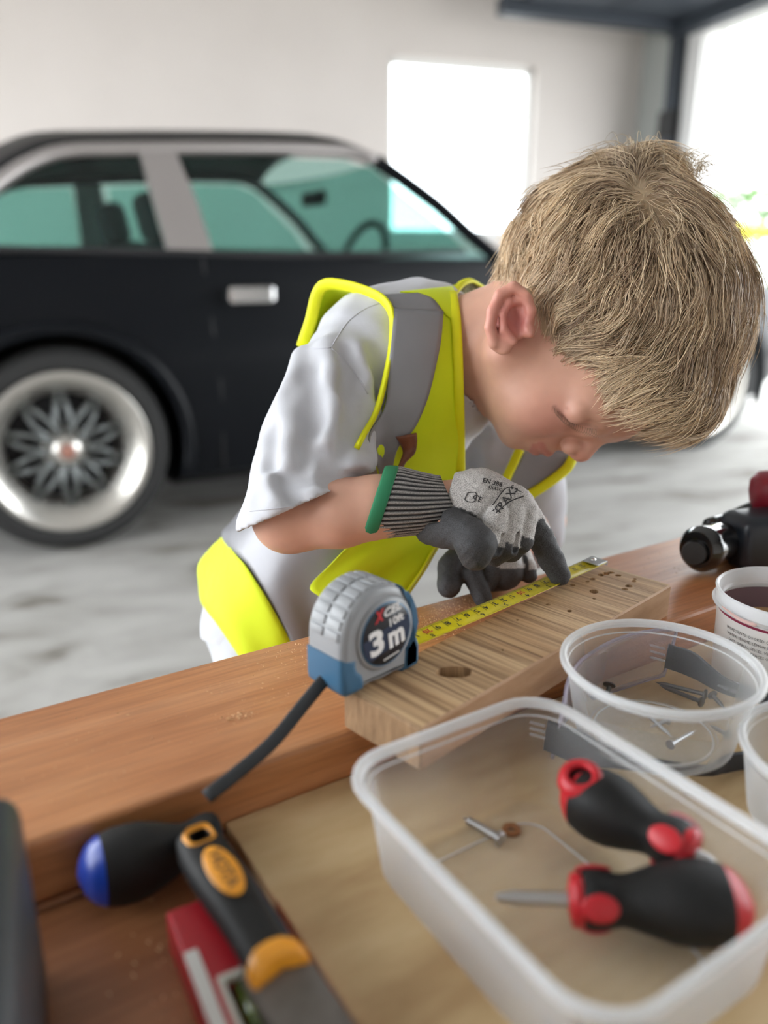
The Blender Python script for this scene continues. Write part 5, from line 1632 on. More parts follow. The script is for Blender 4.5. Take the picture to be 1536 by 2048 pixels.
# shirt --------------------------------------------------------
def torso_shirt(P):
    d = torso_f(P) - 0.010
    d = smin(d, rcone(P, C(742, 690, .704), C(905, 742, .80), 0.042, 0.040), 0.03)
    d = smin(d, rcone(P, C(905, 745, .728), C(840, 770, .742), 0.052, 0.055), 0.03)
    return d
hem_n = np.array([0.407, 0.913, 0.06]); hem_n /= np.linalg.norm(hem_n); hem_p = C(614, 1003, .612)
def shirt_f0(P):
    d = torso_shirt(P)
    s = chain(P, [CR(742, 688, .692, .0385), CR(678, 770, .668, .0365), CR(645, 845, .650, .0380), CR(626, 925, .636, .0415), CR(608, 1060, .614, .0510)], 0.02)
    s2 = chain(P, [CR(905, 748, .815, .040), CR(975, 880, .845, .045), CR(1030, 985, .835, .048), CR(1040, 1055, .83, .046)], 0.02)
    d = smin(d, s, 0.018); d = smin(d, s2, 0.018)
    return d
def hem_cut(P, d):
    cutp = (P - hem_p) @ hem_n
    nearm = rcone(P, C(640, 960, .60), C(560, 1120, .60), .085, .085)
    inn = np.maximum(np.maximum(d + 0.0045, -(cutp + 0.045)), nearm)
    d = np.where(nearm < 0.0, np.maximum(d, cutp), d)
    return np.maximum(d, -inn)
def ray_pts(f, path, sink=0.0):
    px = np.array([p[0] for p in path], float); py = np.array([p[1] for p in path], float)
    t = march(f, px, py)
    t = np.where(np.isnan(t), np.nanmean(t) if np.isfinite(np.nanmean(t)) else .65, t)
    return [C(a, b, c + sink) for a, b, c in zip(px, py, t)]
ridges = [([(652, 690), (664, 750), (672, 815), (655, 885), (645, 950)], .006, -0.001), ([(715, 700), (735, 765), (746, 830), (730, 885)], .0055, -0.001),
          ([(570, 800), (586, 880), (580, 950)], .006, 0.0005), ([(600, 715), (585, 770)], .006, 0.001), ([(640, 960), (700, 945), (735, 925)], .006, -0.0005), ([(540, 930), (560, 1010)], .006, .001),
          ([(610, 975), (680, 972)], .006, 0.001), ([(690, 900), (715, 935)], .006, -.0005), ([(950, 780), (985, 850), (975, 930)], .008, 0.001)]
grooves = [([(690, 700), (700, 780), (700, 850), (678, 920)], .005, -0.003), ([(566, 962), (600, 956), (660, 957), (720, 952)], .0042, -0.0015), ([(622, 740), (628, 830), (612, 920)], .006, -0.0035),
           ([(566, 962), (578, 985), (600, 1000)], .0035, -0.001), ([(755, 700), (765, 800)], .005, -0.003), ([(650, 905), (660, 950)], .004, -.002), ([(545, 860), (540, 930)], .005, -.003)]
RG = [(ray_pts(shirt_f0, a, r * 0.8 + s), r) for a, r, s in ridges]
GV = [(ray_pts(shirt_f0, a, s), r) for a, r, s in grooves]
def shirt_f(P):
    d = shirt_f0(P)
    for pts, r in RG:
        for a, b in zip(pts[:-1], pts[1:]): d = smin(d, rcone(P, a, b, r, r), 0.012)
    for pts, r in GV:
        for a, b in zip(pts[:-1], pts[1:]): d = ssub(d, rcone(P, a, b, r, r), 0.010)
    w = 0.0009 * np.sin(P[:, 0] * 170 + 2.2 * np.sin(P[:, 1] * 60)) * np.sin(P[:, 1] * 90 + 2 * np.sin(P[:, 2] * 80))
    return hem_cut(P, d + w)
def shirt_full(P):
    d = shirt_f(P)
    # neck opening
    d = np.maximum(d, -rcone(P, C(1100, 640, .675), C(902, 722, .716), 0.060, 0.0535))
    return d
Vs, Fs = mesh_sdf(shirt_full, (-0.20, -0.26, 0.50), (0.26, 0.12, 0.98), 0.0024)
M_SHIRT = mat('white_cotton', (0.52, 0.53, 0.57), 0.85, sheen=0.1)
T = NT(M_SHIRT); tcx = T.n('ShaderNodeTexCoord'); nz = T.n('ShaderNodeTexNoise', i_Scale=1400.0, i_Detail=1.0); T.l(tcx.outputs['Object'], nz.inputs['Vector'])
nz2 = T.n('ShaderNodeTexNoise', i_Scale=38.0, i_Detail=3.0); T.l(tcx.outputs['Object'], nz2.inputs['Vector'])
b1 = T.n('ShaderNodeBump', i_Strength=0.25, i_Distance=0.0003); b2 = T.n('ShaderNodeBump', i_Strength=0.35, i_Distance=0.003)
T.l(nz.outputs['Fac'], b1.inputs['Height']); T.l(nz2.outputs['Fac'], b2.inputs['Height']); T.l(b1.outputs[0], b2.inputs['Normal']); T.l(b2.outputs[0], T.b.inputs['Normal'])
shirt = np_mesh('shirt', c2w(Vs), Fs, M_SHIRT, person)
shirt['label'] = 'loose white cotton T-shirt'
M_SEAM = mat('shirt_seam', (0.52, 0.53, 0.58), 0.9)
for path in ([(766, 604), (730, 618), (695, 645), (664, 692)], [(664, 697), (690, 722), (720, 760), (736, 788)], [(606, 697), (635, 697), (662, 695)], [(500, 1022), (560, 1016), (588, 1012)]):
    pp = spline([(a, b, 0) for a, b in path], 24); t = march(shirt_full, pp[:, 0], pp[:, 1]); t = np.where(np.isnan(t), np.nanmedian(t), t)
    P = c2w(np.stack([(pp[:, 0] - 768) / FP * t, (pp[:, 1] - 1024) / FP * t, t], -1))
    tube('seam', P, 0.0006, M_SEAM, shirt, 6)
# trousers and shoes
def trou_f(P):
    d = None
    for a, b, c, s in ((kHipR, kKneeR, kFootR, 1), (kHipL, kKneeL, kFootL, -1)):
        e = chain(P, [(a, .066), (b, .056), (c, .048)], .01); d = e if d is None else smin(d, e, .03)
    d = smin(d, ell(P, C(588, 1205, .815), (0.090, 0.074, 0.100), TAX), 0.04)
    up = w2c1([0, 0, 0]); nn = w2c(np.array([[0, 0, 1.0], [0, 0, 0.0]])); n_ = nn[0] - nn[1]
    d = np.maximum(d, -((P - nn[1]) @ n_ - 0.05))
    return d + 0.0015 * np.sin(P[:, 1] * 110 + 3 * np.sin(P[:, 0] * 40))
Vt_, Ft_ = mesh_sdf(trou_f, (-0.30, -0.05, 0.60), (0.20, 0.70, 1.15), 0.0050)
np_mesh('trousers', c2w(Vt_), Ft_, mat('white_trousers', (0.52, 0.54, 0.58), 0.85), person)['label'] = 'white trousers'
for ft in (footR_w, footL_w):
    def shoe_f(P, ft=ft):
        q = c2w(P)
        d = rcone(P, w2c1(ft + np.array([-.01, 0, -.018])), w2c1(ft + np.array([.125, .03, -.025])), .036, .029)
        return np.maximum(d, -(q[:, 2] - 0.0))
    c_ = w2c1(ft + np.array([.05, .01, 0]))
    V_, F_ = mesh_sdf(shoe_f, c_ - .13, c_ + .13, 0.005)
    np_mesh('shoe', c2w(V_), F_, mat('shoe_leather', (0.05, 0.05, 0.06), 0.6), person)
# ---- gloves -----------------------------------------------------------------
M_GLOVE = tone_mat('knitted_glove', 0.75, 1500, 0.55, 0.5, 1300, 0.0004)
DK = np.array([0.040, 0.040, 0.043]); GY = np.array([0.40, 0.38, 0.365])
def seg_d(P, pts):
    best = np.full(len(P), 9.0); par = np.zeros(len(P))
    for i, ((a, ra), (b, rb)) in enumerate(zip(pts[:-1], pts[1:])):
        ab = b - a; h = np.clip(((P - a) @ ab) / (ab @ ab), 0, 1)
        d = np.linalg.norm(P - a - h[:, None] * ab, axis=1) - (ra + (rb - ra) * h)
        m = d < best; best[m] = d[m]; par[m] = i + h[m]
    return best, par
def gloveR_f(P):
    d = hand_f(P, HR, 0.0)
    # palm coating bulge near the thumb root
    d = smin(d, rcone(P, C(858, 1060, .606), C(880, 1058, .600), .0105, .013), .006)
    # knit creases between the curled fingers
    for a, b in ((C(1036, 1040, .590), C(1028, 1098, .5815)), (C(1007, 1045, .583), C(998, 1104, .5735))):
        d = ssub(d, rcone(P, a, b, .0006, .0030), .002)
    d = d + 0.00035 * np.sin(P[:, 0] * 700) * np.sin(P[:, 1] * 640 + P[:, 0] * 200)
    cutl = (P[:, 0] / P[:, 2] * FP + 768) - (892 - (P[:, 1] / P[:, 2] * FP + 1024 - 1003) * 0.30)
    return np.maximum(d, -cutl * 0.00038 * (d < 0.03) * ((P[:, 1] / P[:, 2] * FP + 1024) < 1046) - (1 - ((P[:, 1] / P[:, 2] * FP + 1024) < 1046)) * 9)
def gloveR_tone(V):
    names = ['palm', 'index', 'middle', 'ring', 'pinky', 'thumb']
    D = []; Q = []
    for nm in names:
        a, b = seg_d(V, HR[nm]); D.append(a); Q.append(b)
    D = np.array(D); Q = np.array(Q); k = D.argmin(0); q = Q[k, np.arange(len(V))]
    col = np.tile(GY, (len(V), 1))
    px, py = pix(V)
    dark = (k == 5) | ((k >= 2) & (k <= 4) & (q > 0.97))
    # underside of palm and fingers
    g = grad(lambda P: hand_f(P, HR), V)
    up = -g[:, 1] * 0.75 + g[:, 0] * 0.35 - g[:, 2] * 0.55
    dark |= (k == 0) & (up < -0.42)
    dark |= (k >= 2) & (k <= 4) & (up < -0.82)
    side = g[:, 0] * 0.80 - g[:, 1] * 0.60
    dark |= (k == 1) & ((side < 0.45 - 0.0 * q) & (q > 0.05) | (q > 0.95) | (side < 0.80) & (q > 0.6))
    dark |= (py > 1050) & (px < 905)
    col[dark] = DK
    return col
VR, FR = mesh_sdf(gloveR_f, (0.02, -0.05, 0.54), (0.17, 0.075, 0.66), 0.0013, slack=1.3)
gR = np_mesh('glove', c2w(VR), FR, M_GLOVE, person, gloveR_tone(VR)); gR['label'] = 'grey knitted work glove with black coated fingers, pressing the tape blade'
def gloveL_f(P):
    d = hand_f(P, HL, 0.0)
    return d + 0.0003 * np.sin(P[:, 0] * 700) * np.sin(P[:, 1] * 640 + P[:, 0] * 200)
def gloveL_tone(V):
    names = ['palm', 'index', 'middle', 'ring', 'pinky', 'thumb']; D = []; Q = []
    for nm in names:
        a, b = seg_d(V, HL[nm]); D.append(a); Q.append(b)
    D = np.array(D); Q = np.array(Q); k = D.argmin(0); q = Q[k, np.arange(len(V))]
    g = grad(lambda P: hand_f(P, HL), V)
    col = np.tile(DK, (len(V), 1))
    col[((k >= 2) & (k <= 4) & (q < 1.1) & (g[:, 0] > 0.05)) | ((k == 0) & (g[:, 1] < -0.1) & (g[:, 0] > -0.2))] = GY
    return col
VL, FL = mesh_sdf(gloveL_f, (0.02, 0.0, 0.60), (0.15, 0.10, 0.75), 0.0015, slack=1.3)
gL = np_mesh('glove', c2w(VL), FL, M_GLOVE, person, gloveL_tone(VL)); gL['label'] = 'second work glove braced on the plank behind the first'

# ribbed cuff in (pixel, depth) rings
def cuff(name, xs, yc, ry, tc_, rz, slant, ribs, amp, m, parent, col=True, n=None):
    n = n or ribs * 8; V = []; Cc = []
    for i in range(len(xs)):
        for j in range(n):
            a = 2 * PI * j / n
            ph = math.cos(ribs * a) if ribs else 0
            k = 1 + amp * ph
            V.append(C(xs[i] - slant[i] * math.sin(a), yc[i] + ry[i] * math.sin(a) * k, tc_[i] - rz[i] * math.cos(a) * k))
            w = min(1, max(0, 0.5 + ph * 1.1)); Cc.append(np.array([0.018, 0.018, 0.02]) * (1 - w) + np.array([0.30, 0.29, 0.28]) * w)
    F = np.array(grid_faces(len(xs), n, close_c=True))
    return np_mesh(name, c2w(np.array(V)), F, m, parent, np.array(Cc) if col else None)
K = 20; u = np.linspace(0, 1, K)
xs = np.interp(u, [0, 1], [772, 903]); yc = np.interp(u, [0, .5, 1], [1005, 1006, 1003]); ry = np.interp(u, [0, .12, .5, .85, 1], [71, 71, 63, 54, 51]); tcc = np.interp(u, [0, 1], [.602, .608]); rz = ry / 1600 * .6 * 1.02
sl = np.interp(u, [0, 1], [22, -22])
M_RIB = tone_mat('ribbed_cuff', 0.85, 1800, 0.5, 0.4, 1500, 0.0004)
cf = cuff('cuff', xs, yc, ry, tcc, rz, sl, 40, 0.018, M_RIB, gR); solidify(cf, 0.001, -1)
xs2 = np.array([750, 746, 750, 760, 771, 775, 771]); ry2 = np.array([68, 71.5, 74, 74.5, 73.5, 71.5, 69.5]); one = np.ones(7)
cuff('hem', xs2, 1005 * one, ry2, .602 * one, ry2 / 1600 * .6 * 1.04, 23 * one, 0, 0, mat('green_hem', (0.02, 0.19, 0.085), 0.8), gR, False, 48)

def decal(name, s, size, px, py, ang, f, m, parent, sx=1.0, lift=0.0004, bold=0.0, t0=.5, t1=.75):
    """lettering laid on a curved surface: flat text in pixels of the surface patch, then dropped onto it"""
    cu = bpy.data.curves.new(name, 'FONT'); cu.body = s; cu.size = size; cu.align_x = 'CENTER'; cu.align_y = 'CENTER'; cu.resolution_u = 2; cu.offset = bold
    t = bpy.data.objects.new('tmp', cu); COL.objects.link(t); bpy.context.view_layer.update()
    me = bpy.data.meshes.new_from_object(t.evaluated_get(bpy.context.evaluated_depsgraph_get())); bpy.data.objects.remove(t)
    co = np.empty(len(me.vertices) * 3); me.vertices.foreach_get('co', co); co = co.reshape(-1, 3)
    ca, sa = math.cos(ang), math.sin(ang)
    X = px + (co[:, 0] * sx * ca - co[:, 1] * -sa * -1) if False else px + co[:, 0] * sx * ca + co[:, 1] * sa
    Y = py + co[:, 0] * sx * sa - co[:, 1] * ca
    d = march(f, X, Y, t0, t1); d = np.where(np.isnan(d), np.nanmedian(d) if np.isfinite(d).any() else .6, d) - lift
    V = c2w(np.stack([(X - 768) / FP * d, (Y - 1024) / FP * d, d], -1))
    inv = np.array(world_matrix(parent).inverted()); V = V @ inv[:3, :3].T + inv[:3, 3]
    me.vertices.foreach_set('co', V.ravel()); me.materials.clear(); me.update()
    return link(name, me, m, parent)
M_PR = mat('glove_print', (0.03, 0.028, 0.03), 0.7)
gf = lambda P: hand_f(P, HR)
decal('print', 'TRAXS', 22, 1012, 1000, math.radians(-58 + 180) if False else math.radians(-52), gf, M_PR, gR, 1.0, bold=0.3)
decal('print', 'CE', 15, 955, 997, math.radians(25), gf, M_PR, gR, 1.1, bold=0.3)
decal('print', 'EN 388', 12, 985, 965, math.radians(14), gf, M_PR, gR, 1.1, bold=0.3)
decal('print', '4X42C', 9, 990, 977, math.radians(14), gf, M_PR, gR, 1.1, bold=0.2)
def line_decal(name, path, w, f, m, parent, t0=.5, t1=.75, lift=0.0003, n=24):
    pp = spline([(a, b, 0) for a, b in path], n); t = march(f, pp[:, 0], pp[:, 1], t0, t1); ok = ~np.isnan(t)
    if ok.sum() < 3: return
    t = np.interp(np.arange(n), np.arange(n)[ok], t[ok]) - lift
    P = c2w(np.stack([(pp[:, 0] - 768) / FP * t, (pp[:, 1] - 1024) / FP * t, t], -1))
    return tube(name, P, w, m, parent, 6)
line_decal('print', [(936, 985), (930, 1000), (948, 1003), (952, 986), (936, 985)], 0.0003, gf, M_PR, gR)
line_decal('print', [(985, 1010), (1015, 975), (1045, 985)], 0.0004, gf, M_PR, gR)
line_decal('print', [(992, 1025), (1020, 1003), (1048, 992)], 0.0004, gf, M_PR, gR)

# ---- safety vest ------------------------------------------------------------
M_HV = mat('fluorescent_yellow', (0.66, 0.80, 0.0), 0.75, sheen=0.1)
T = NT(M_HV); tcx = T.n('ShaderNodeTexCoord'); nz2 = T.n('ShaderNodeTexNoise', i_Scale=30.0, i_Detail=2.0); T.l(tcx.outputs['Object'], nz2.inputs['Vector'])
b2 = T.n('ShaderNodeBump', i_Strength=0.4, i_Distance=0.004); T.l(nz2.outputs['Fac'], b2.inputs['Height']); T.l(b2.outputs[0], T.b.inputs['Normal'])
M_BIND = mat('yellow_binding', (0.78, 0.80, 0.0), 0.65)
M_REFL = noise_mat('reflective_tape', (0.23, 0.23, 0.25), (0.27, 0.27, 0.29), 14, rough=0.42, metal=0.25, bump=0.15, bscale=26, bdist=0.003)
M_MESHF = noise_mat('collar_lining', (0.10, 0.10, 0.05), (0.30, 0.30, 0.16), 500, rough=0.9, lo=0.45, hi=0.55)
def vshirt(P): return np.minimum(shirt_f(P), body_f(P))
def vclean(P): return hem_cut(P, shirt_f0(P))
def vlow(P): return np.minimum(torso_shirt(P), trou_f(P))
def loft(L, R, nr=28, nc=12, hug=0.004, f=None, sm=6, wave=0.0):
    """L,R: lists of (px,py,t). surface between, laid over the clothing where that is nearer"""
    A = spline(L, nr); B = spline(R, nr)
    u = np.linspace(0, 1, nc)
    G = A[:, None] * (1 - u)[None, :, None] + B[:, None] * u[None, :, None]
    t = G[..., 2].copy()
    if f is not None:
        h = march(f, G[..., 0].ravel(), G[..., 1].ravel(), 0.5, 1.05).reshape(t.shape)
        ok = ~np.isnan(h); t = np.where(ok, np.minimum(t, np.where(ok, h, 9) - hug), t)
        for _ in range(sm):
            s = t.copy(); s[1:-1] = (t[:-2] + 2 * t[1:-1] + t[2:]) / 4; t = s.copy(); s[:, 1:-1] = (t[:, :-2] + 2 * t[:, 1:-1] + t[:, 2:]) / 4; t = s
            t = np.where(ok, np.minimum(t, np.where(ok, h, 9) - hug * 0.7), t)
    if wave:
        i, j = np.meshgrid(np.linspace(0, 1, nr), u, indexing='ij'); t = t + wave * np.sin(j * 9 + i * 4)
    P = np.stack([(G[..., 0] - 768) / FP * t, (G[..., 1] - 1024) / FP * t, t], -1)
    return P
def sheet(name, P, m, parent, th=0.0012):
    nr, nc = P.shape[:2]
    o = np_mesh(name, c2w(P.reshape(-1, 3)), np.array(grid_faces(nr, nc)), m, parent); solidify(o, th); return o
def shift(P, d): Q = P.copy(); Q *= (1 - d / Q[..., 2:3]); return Q
def ribbon(name, path, w, th, m, parent, up=(0, 0, -1), f=None, hug=0.003, n=36):
    pp = spline(path, n)
    if f is not None:
        h = march(f, pp[:, 0], pp[:, 1]); pp[:, 2] = np.where(np.isnan(h), pp[:, 2], np.minimum(pp[:, 2], h - hug))
        for _ in range(4): pp[1:-1, 2] = (pp[:-2, 2] + 2 * pp[1:-1, 2] + pp[2:, 2]) / 4
    Pc = np.stack([(pp[:, 0] - 768) / FP * pp[:, 2], (pp[:, 1] - 1024) / FP * pp[:, 2], pp[:, 2]], -1)
    V, F = tube_vf(Pc, w, 10, flat=(1.0, th), up=up)
    return world_obj(name, c2w(V), F, m, parent)
vL = [(784, 606, .668), (786, 650, .660), (779, 726, .655), (768, 812, .655), (738, 864, .660), (744, 898, .665), (758, 960, .672), (765, 1020, .68), (745, 1080, .69)]
vR = [(905, 576, .712), (915, 640, .700), (920, 720, .69), (922, 790, .685), (925, 860, .688), (926, 945, .70), (915, 1010, .71), (890, 1060, .72), (868, 1100, .725)]
P = loft(vL, vR, 40, 14, 0.006, vclean, 8)
vest = sheet('vest', P, M_HV, person); vest['label'] = 'fluorescent yellow safety vest with grey reflective bands'
P = loft([(788, 617, .66), (785, 660, .655), (778, 726, .65), (770, 812, .65), (740, 864, .656), (742, 898, .66), (758, 945, .666), (765, 1000, .67)],
         [(887, 623, .69), (882, 680, .68), (873, 726, .672), (856, 795, .668), (830, 855, .668), (797, 894, .672), (785, 940, .68), (780, 1000, .68)], 36, 12, 0.0125, vclean, 8)
sheet('reflective_band', P, M_REFL, vest, 0.0008)
P = loft([(764, 590, .672), (778, 600, .665), (788, 619, .660)], [(836, 586, .70), (866, 598, .695), (887, 625, .69)], 8, 10, 0.009, vclean, 2)
sheet('shoulder_band', P, M_REFL, vest, 0.0008)
P = loft([(800, 584, .700), (836, 588, .696), (866, 600, .692), (890, 628, .688)], [(904, 573, .715), (910, 585, .71), (914, 610, .705), (917, 650, .70)], 10, 8, 0.007, vclean, 2)
sheet('shoulder_panel', P, M_HV, vest)
# stitching across the shoulder band
ribbon('band_stitch', [(788, 620, .655), (835, 622, .66), (887, 625, .68)], 0.0007, 0.6, mat('grey_stitch', (0.12, 0.12, 0.13), 0.8), vest, f=vclean, hug=0.0108)
# front edge binding and zip edge
ribbon('front_binding', [(905, 584, .708), (912, 640, .698), (916, 720, .688), (918, 790, .683), (920, 860, .685), (921, 945, .697)], 0.0042, 0.35, M_BIND, vest, f=vclean, hug=0.009)
# arm-hole binding loop
ribbon('armhole_binding', [(604, 694, .715), (622, 640, .705), (634, 590, .698), (652, 569, .690), (690, 571, .678), (735, 584, .665), (768, 602, .655), (784, 632, .648), (783, 690, .640), (770, 760, .630), (752, 825, .626), (728, 868, .63), (714, 895, .637)], 0.0054, 0.45, M_BIND, vest, up=(0, 0, -1), f=vclean, hug=0.0065)
# back panel standing off behind the shoulder, inner face in shade
P = loft([(604, 694, .717), (622, 640, .707), (634, 590, .700), (652, 569, .692), (690, 571, .680), (735, 584, .667), (770, 604, .657)],
         [(640, 720, .745), (660, 690, .745), (690, 665, .745), (715, 650, .745), (740, 640, .745), (765, 640, .745), (790, 640, .745)], 26, 8)
sheet('back_panel', P, M_HV, vest)
P = loft([(602, 690, .722), (575, 770, .735), (549, 835, .748), (520, 925, .765), (492, 1010, .785), (443, 1074, .81)],
         [(640, 690, .735), (620, 770, .725), (610, 835, .735), (590, 925, .74), (565, 1010, .745), (530, 1060, .76)], 26, 8, 0.006, torso_shirt, 3)
sheet('back_panel', P, M_HV, vest)
# inner far-shoulder yellow and chest front under the arm
P = loft([(443, 1074, .800), (420, 1098, .805), (397, 1130, .81), (398, 1170, .80), (404, 1207, .79), (436, 1250, .78), (470, 1300, .775), (500, 1345, .77)],
         [(446, 1074, .795), (468, 1105, .775), (490, 1130, .76), (510, 1160, .75), (532, 1194, .74), (556, 1236, .735), (580, 1280, .73), (605, 1330, .725)], 30, 10, 0.010, vlow, 5, 0.0015)
sheet('hem_panel', P, M_HV, vest)
P = loft([(492, 1008, .78), (466, 1040, .79), (444, 1075, .795), (490, 1130, .757), (532, 1194, .738), (580, 1280, .728), (605, 1330, .723)],
         [(600, 1000, .72), (680, 1040, .70), (720, 1070, .69), (690, 1110, .69), (660, 1180, .69), (690, 1240, .69), (720, 1300, .69)], 34, 14, 0.010, vlow, 6, 0.0012)
sheet('reflective_hem_band', P, M_REFL, vest, 0.0008)
P = loft([(740, 1050, .675), (698, 1091, .672), (658, 1132, .668), (620, 1173, .664), (642, 1196, .664), (680, 1232, .664), (700, 1260, .664)],
         [(900, 1060, .715), (880, 1085, .712), (866, 1102, .708), (848, 1135, .704), (826, 1168, .700), (803, 1200, .696), (785, 1240, .69)], 34, 18, 0.010, torso_shirt, 3, 0.0035)
sheet('front_flap', P, M_HV, vest)
zp = spline([(884, 1080, .706), (868, 1102, .703), (848, 1137, .699), (826, 1170, .695), (803, 1203, .69), (786, 1240, .685)], 60)
zP = np.stack([(zp[:, 0] - 768) / FP * zp[:, 2], (zp[:, 1] - 1024) / FP * zp[:, 2], zp[:, 2]], -1)
V, F = tube_vf(zP, 0.0022, 8, flat=(1, .5)); zt_ = world_obj('zip_tape', c2w(V), F, M_BIND, vest)
bm = bmesh.new()
for q in c2w(zP)[::1]:
    add_box(bm, q - 0.0009, q + 0.0009)
zz = bm_obj('zip_teeth', bm, mat('zip_teeth', (0.62, 0.66, 0.30), 0.5), None); zz.parent = vest; zz.matrix_local = world_matrix(vest).inverted(); zz['kind'] = 'stuff'
# collar behind the neck
ribbon('collar_binding', [(905, 590, .705), (914, 578, .712), (926, 566, .722), (942, 561, .735), (960, 570, .750), (985, 588, .77), (1010, 606, .79)], 0.0034, 0.45, M_BIND, vest)
P = loft([(912, 640, .725), (916, 600, .722), (928, 573, .728), (942, 566, .738), (962, 575, .752), (986, 594, .772), (1010, 612, .79)],
         [(925, 640, .775), (935, 620, .775), (948, 605, .775), (960, 602, .775), (975, 604, .778), (990, 612, .785), (1012, 622, .795)], 16, 6)
sheet('collar_lining', P, M_MESHF, vest)
P = loft([(830, 584, .700), (860, 578, .704), (905, 572, .712), (926, 563, .724), (942, 558, .737)], [(840, 590, .74), (870, 590, .75), (905, 590, .76), (935, 590, .77), (960, 590, .78)], 12, 5)
sheet('collar_back', P, M_HV, vest)
# far front panel seen beyond the chin
P = loft([(1040, 900, .745), (1028, 925, .745), (1014, 955, .745), (1000, 990, .745), (990, 1040, .745)], [(1150, 900, .76), (1142, 928, .758), (1110, 958, .752), (1060, 990, .748), (1040, 1040, .745)], 14, 8, 0.004, vclean, 2)
sheet('far_band', P, M_REFL, vest, 0.0008)
ribbon('far_binding', [(1040, 898, .742), (1026, 928, .742), (1012, 958, .742), (1004, 980, .742)], 0.0042, 0.4, M_BIND, vest, f=vclean, hug=0.006)
ribbon('far_binding', [(1146, 915, .755), (1134, 936, .752), (1105, 960, .748), (1075, 980, .746), (1048, 996, .744)], 0.0048, 0.4, M_BIND, vest, f=vclean, hug=0.006)
# brown leather tab by the glove cuff
P = loft([(792, 874, .650), (800, 888, .648), (806, 905, .648), (800, 925, .645), (790, 945, .640)], [(833, 866, .655), (834, 885, .652), (830, 905, .650), (812, 925, .646), (800, 945, .641)], 16, 6, 0.014, vclean, 1, 0.0008)
sheet('leather_tab', P, noise_mat('brown_leather', (0.13, 0.035, 0.015), (0.22, 0.07, 0.03), 90, rough=0.4), person, 0.0015)

# ---- hair -------------------------------------------------------------------
def hair_f(P):
    d = ell(P, C(1243, 592, .662), (0.113, 0.0965, 0.083), HAX)
    d = smin(d, ell(P, C(1275, 362, .662), (0.034, 0.026, 0.030)), 0.030)
    d = smin(d, ell(P, C(1288, 822, .640), (0.052, 0.032, 0.046)), 0.030)
    return d
hairline = [(900, 560), (1040, 562), (1060, 592), (1064, 640), (1050, 690), (1052, 722), (1068, 712), (1108, 688), (1180, 690), (1245, 728), (1320, 785), (1400, 815), (1700, 900), (1700, 100), (900, 100)]
def nearside(P):
    r = (P - Hc) @ rR
    return P - np.where(r < 0, 2 * r, 0)[:, None] * rR
def in_hair(P):
    Q = nearside(P); x, y = pix(Q); return inpoly(x, y, hairline)
Vc, Fc_ = mesh_sdf(lambda P: hair_f(P) + 0.0075, (0.05, -0.36, 0.53), (0.36, -0.02, 0.80), 0.0035)
mk = in_hair(Vc)
Fk = Fc_[mk[Fc_].all(1)]
used = np.unique(Fk); remap = -np.ones(len(Vc), int); remap[used] = np.arange(len(used))
M_HAIR = tone_mat('blond_hair', 0.36, 0, 0, spec=0.55)
capc = np.tile([0.22, 0.15, 0.10], (len(used), 1))
# one mesh: under layer + strands
A_ = Vc[Fk[:, 0]]; B_ = Vc[Fk[:, 1]]; D_ = Vc[Fk[:, 3]]
area = np.linalg.norm(np.cross(B_ - A_, D_ - A_), axis=1)
whorl = np.array([1283., 372.])
guides = [(1100, 420, -.8, .6), (1150, 350, -.9, .4), (1220, 335, -.9, .1), (1050, 500, -.7, .7), (1150, 480, -.75, .65), (1225, 450, -.6, .8), (1015, 560, -.3, .95), (1100, 580, -.8, .5), (1180, 570, -.6, .75),
          (1262, 500, -.25, 1), (1300, 600, -.05, 1), (1085, 640, -.35, .9), (1080, 690, -.5, .85), (1150, 650, -.85, .5), (1200, 690, -.97, .25), (1250, 650, -.6, .8), (1330, 540, .08, 1), (1400, 500, .22, .97), (1450, 600, .05, 1),
          (1478, 700, -.2, 1), (1420, 700, -.3, .95), (1350, 700, -.45, .9), (1300, 735, -.85, .5), (1410, 800, -.5, .85), (1340, 820, -.8, .55), (1260, 845, -.97, .2), (1360, 400, .65, .75), (1430, 430, .6, .8), (1345, 335, .6, .9), (1400, 370, .5, 1),
          (1250, 320, -.3, -.6), (1300, 320, .5, -.4), (1340, 885, -.97, -.1)]
gx = np.array([g[0] for g in guides], float); gy = np.array([g[1] for g in guides], float)
gt = march(hair_f, gx, gy); gt = np.where(np.isnan(gt), .66, gt)
GP = np.stack([(gx - 768) / FP * gt, (gy - 1024) / FP * gt, gt], -1); GD = np.array([(g[2], g[3], 0) for g in guides])
wt = march(hair_f, whorl[:1], whorl[1:])[0]; WP = C(whorl[0], whorl[1], wt)
def flow(P):
    r = (P - Hc) @ rR
    Q = nearside(P)
    d2 = ((Q[:, None] - GP[None]) ** 2).sum(-1) + 1e-6
    w = 1 / d2 ** 2; D = (w @ GD) / w.sum(1)[:, None]
    rad = P - WP; dd = np.linalg.norm(rad, axis=1)[:, None]; ww = np.exp(-(dd / .016) ** 2); rn = rad / (dd + 1e-6)
    D = D * (1 - ww) + ww * (rn + 0.9 * np.cross(rn, np.array([0, 0, -1.0])))
    # mirror the sideways part on the far side
    back = np.where(r < 0, 2 * (D @ rR), 0)
    return D - back[:, None] * rR
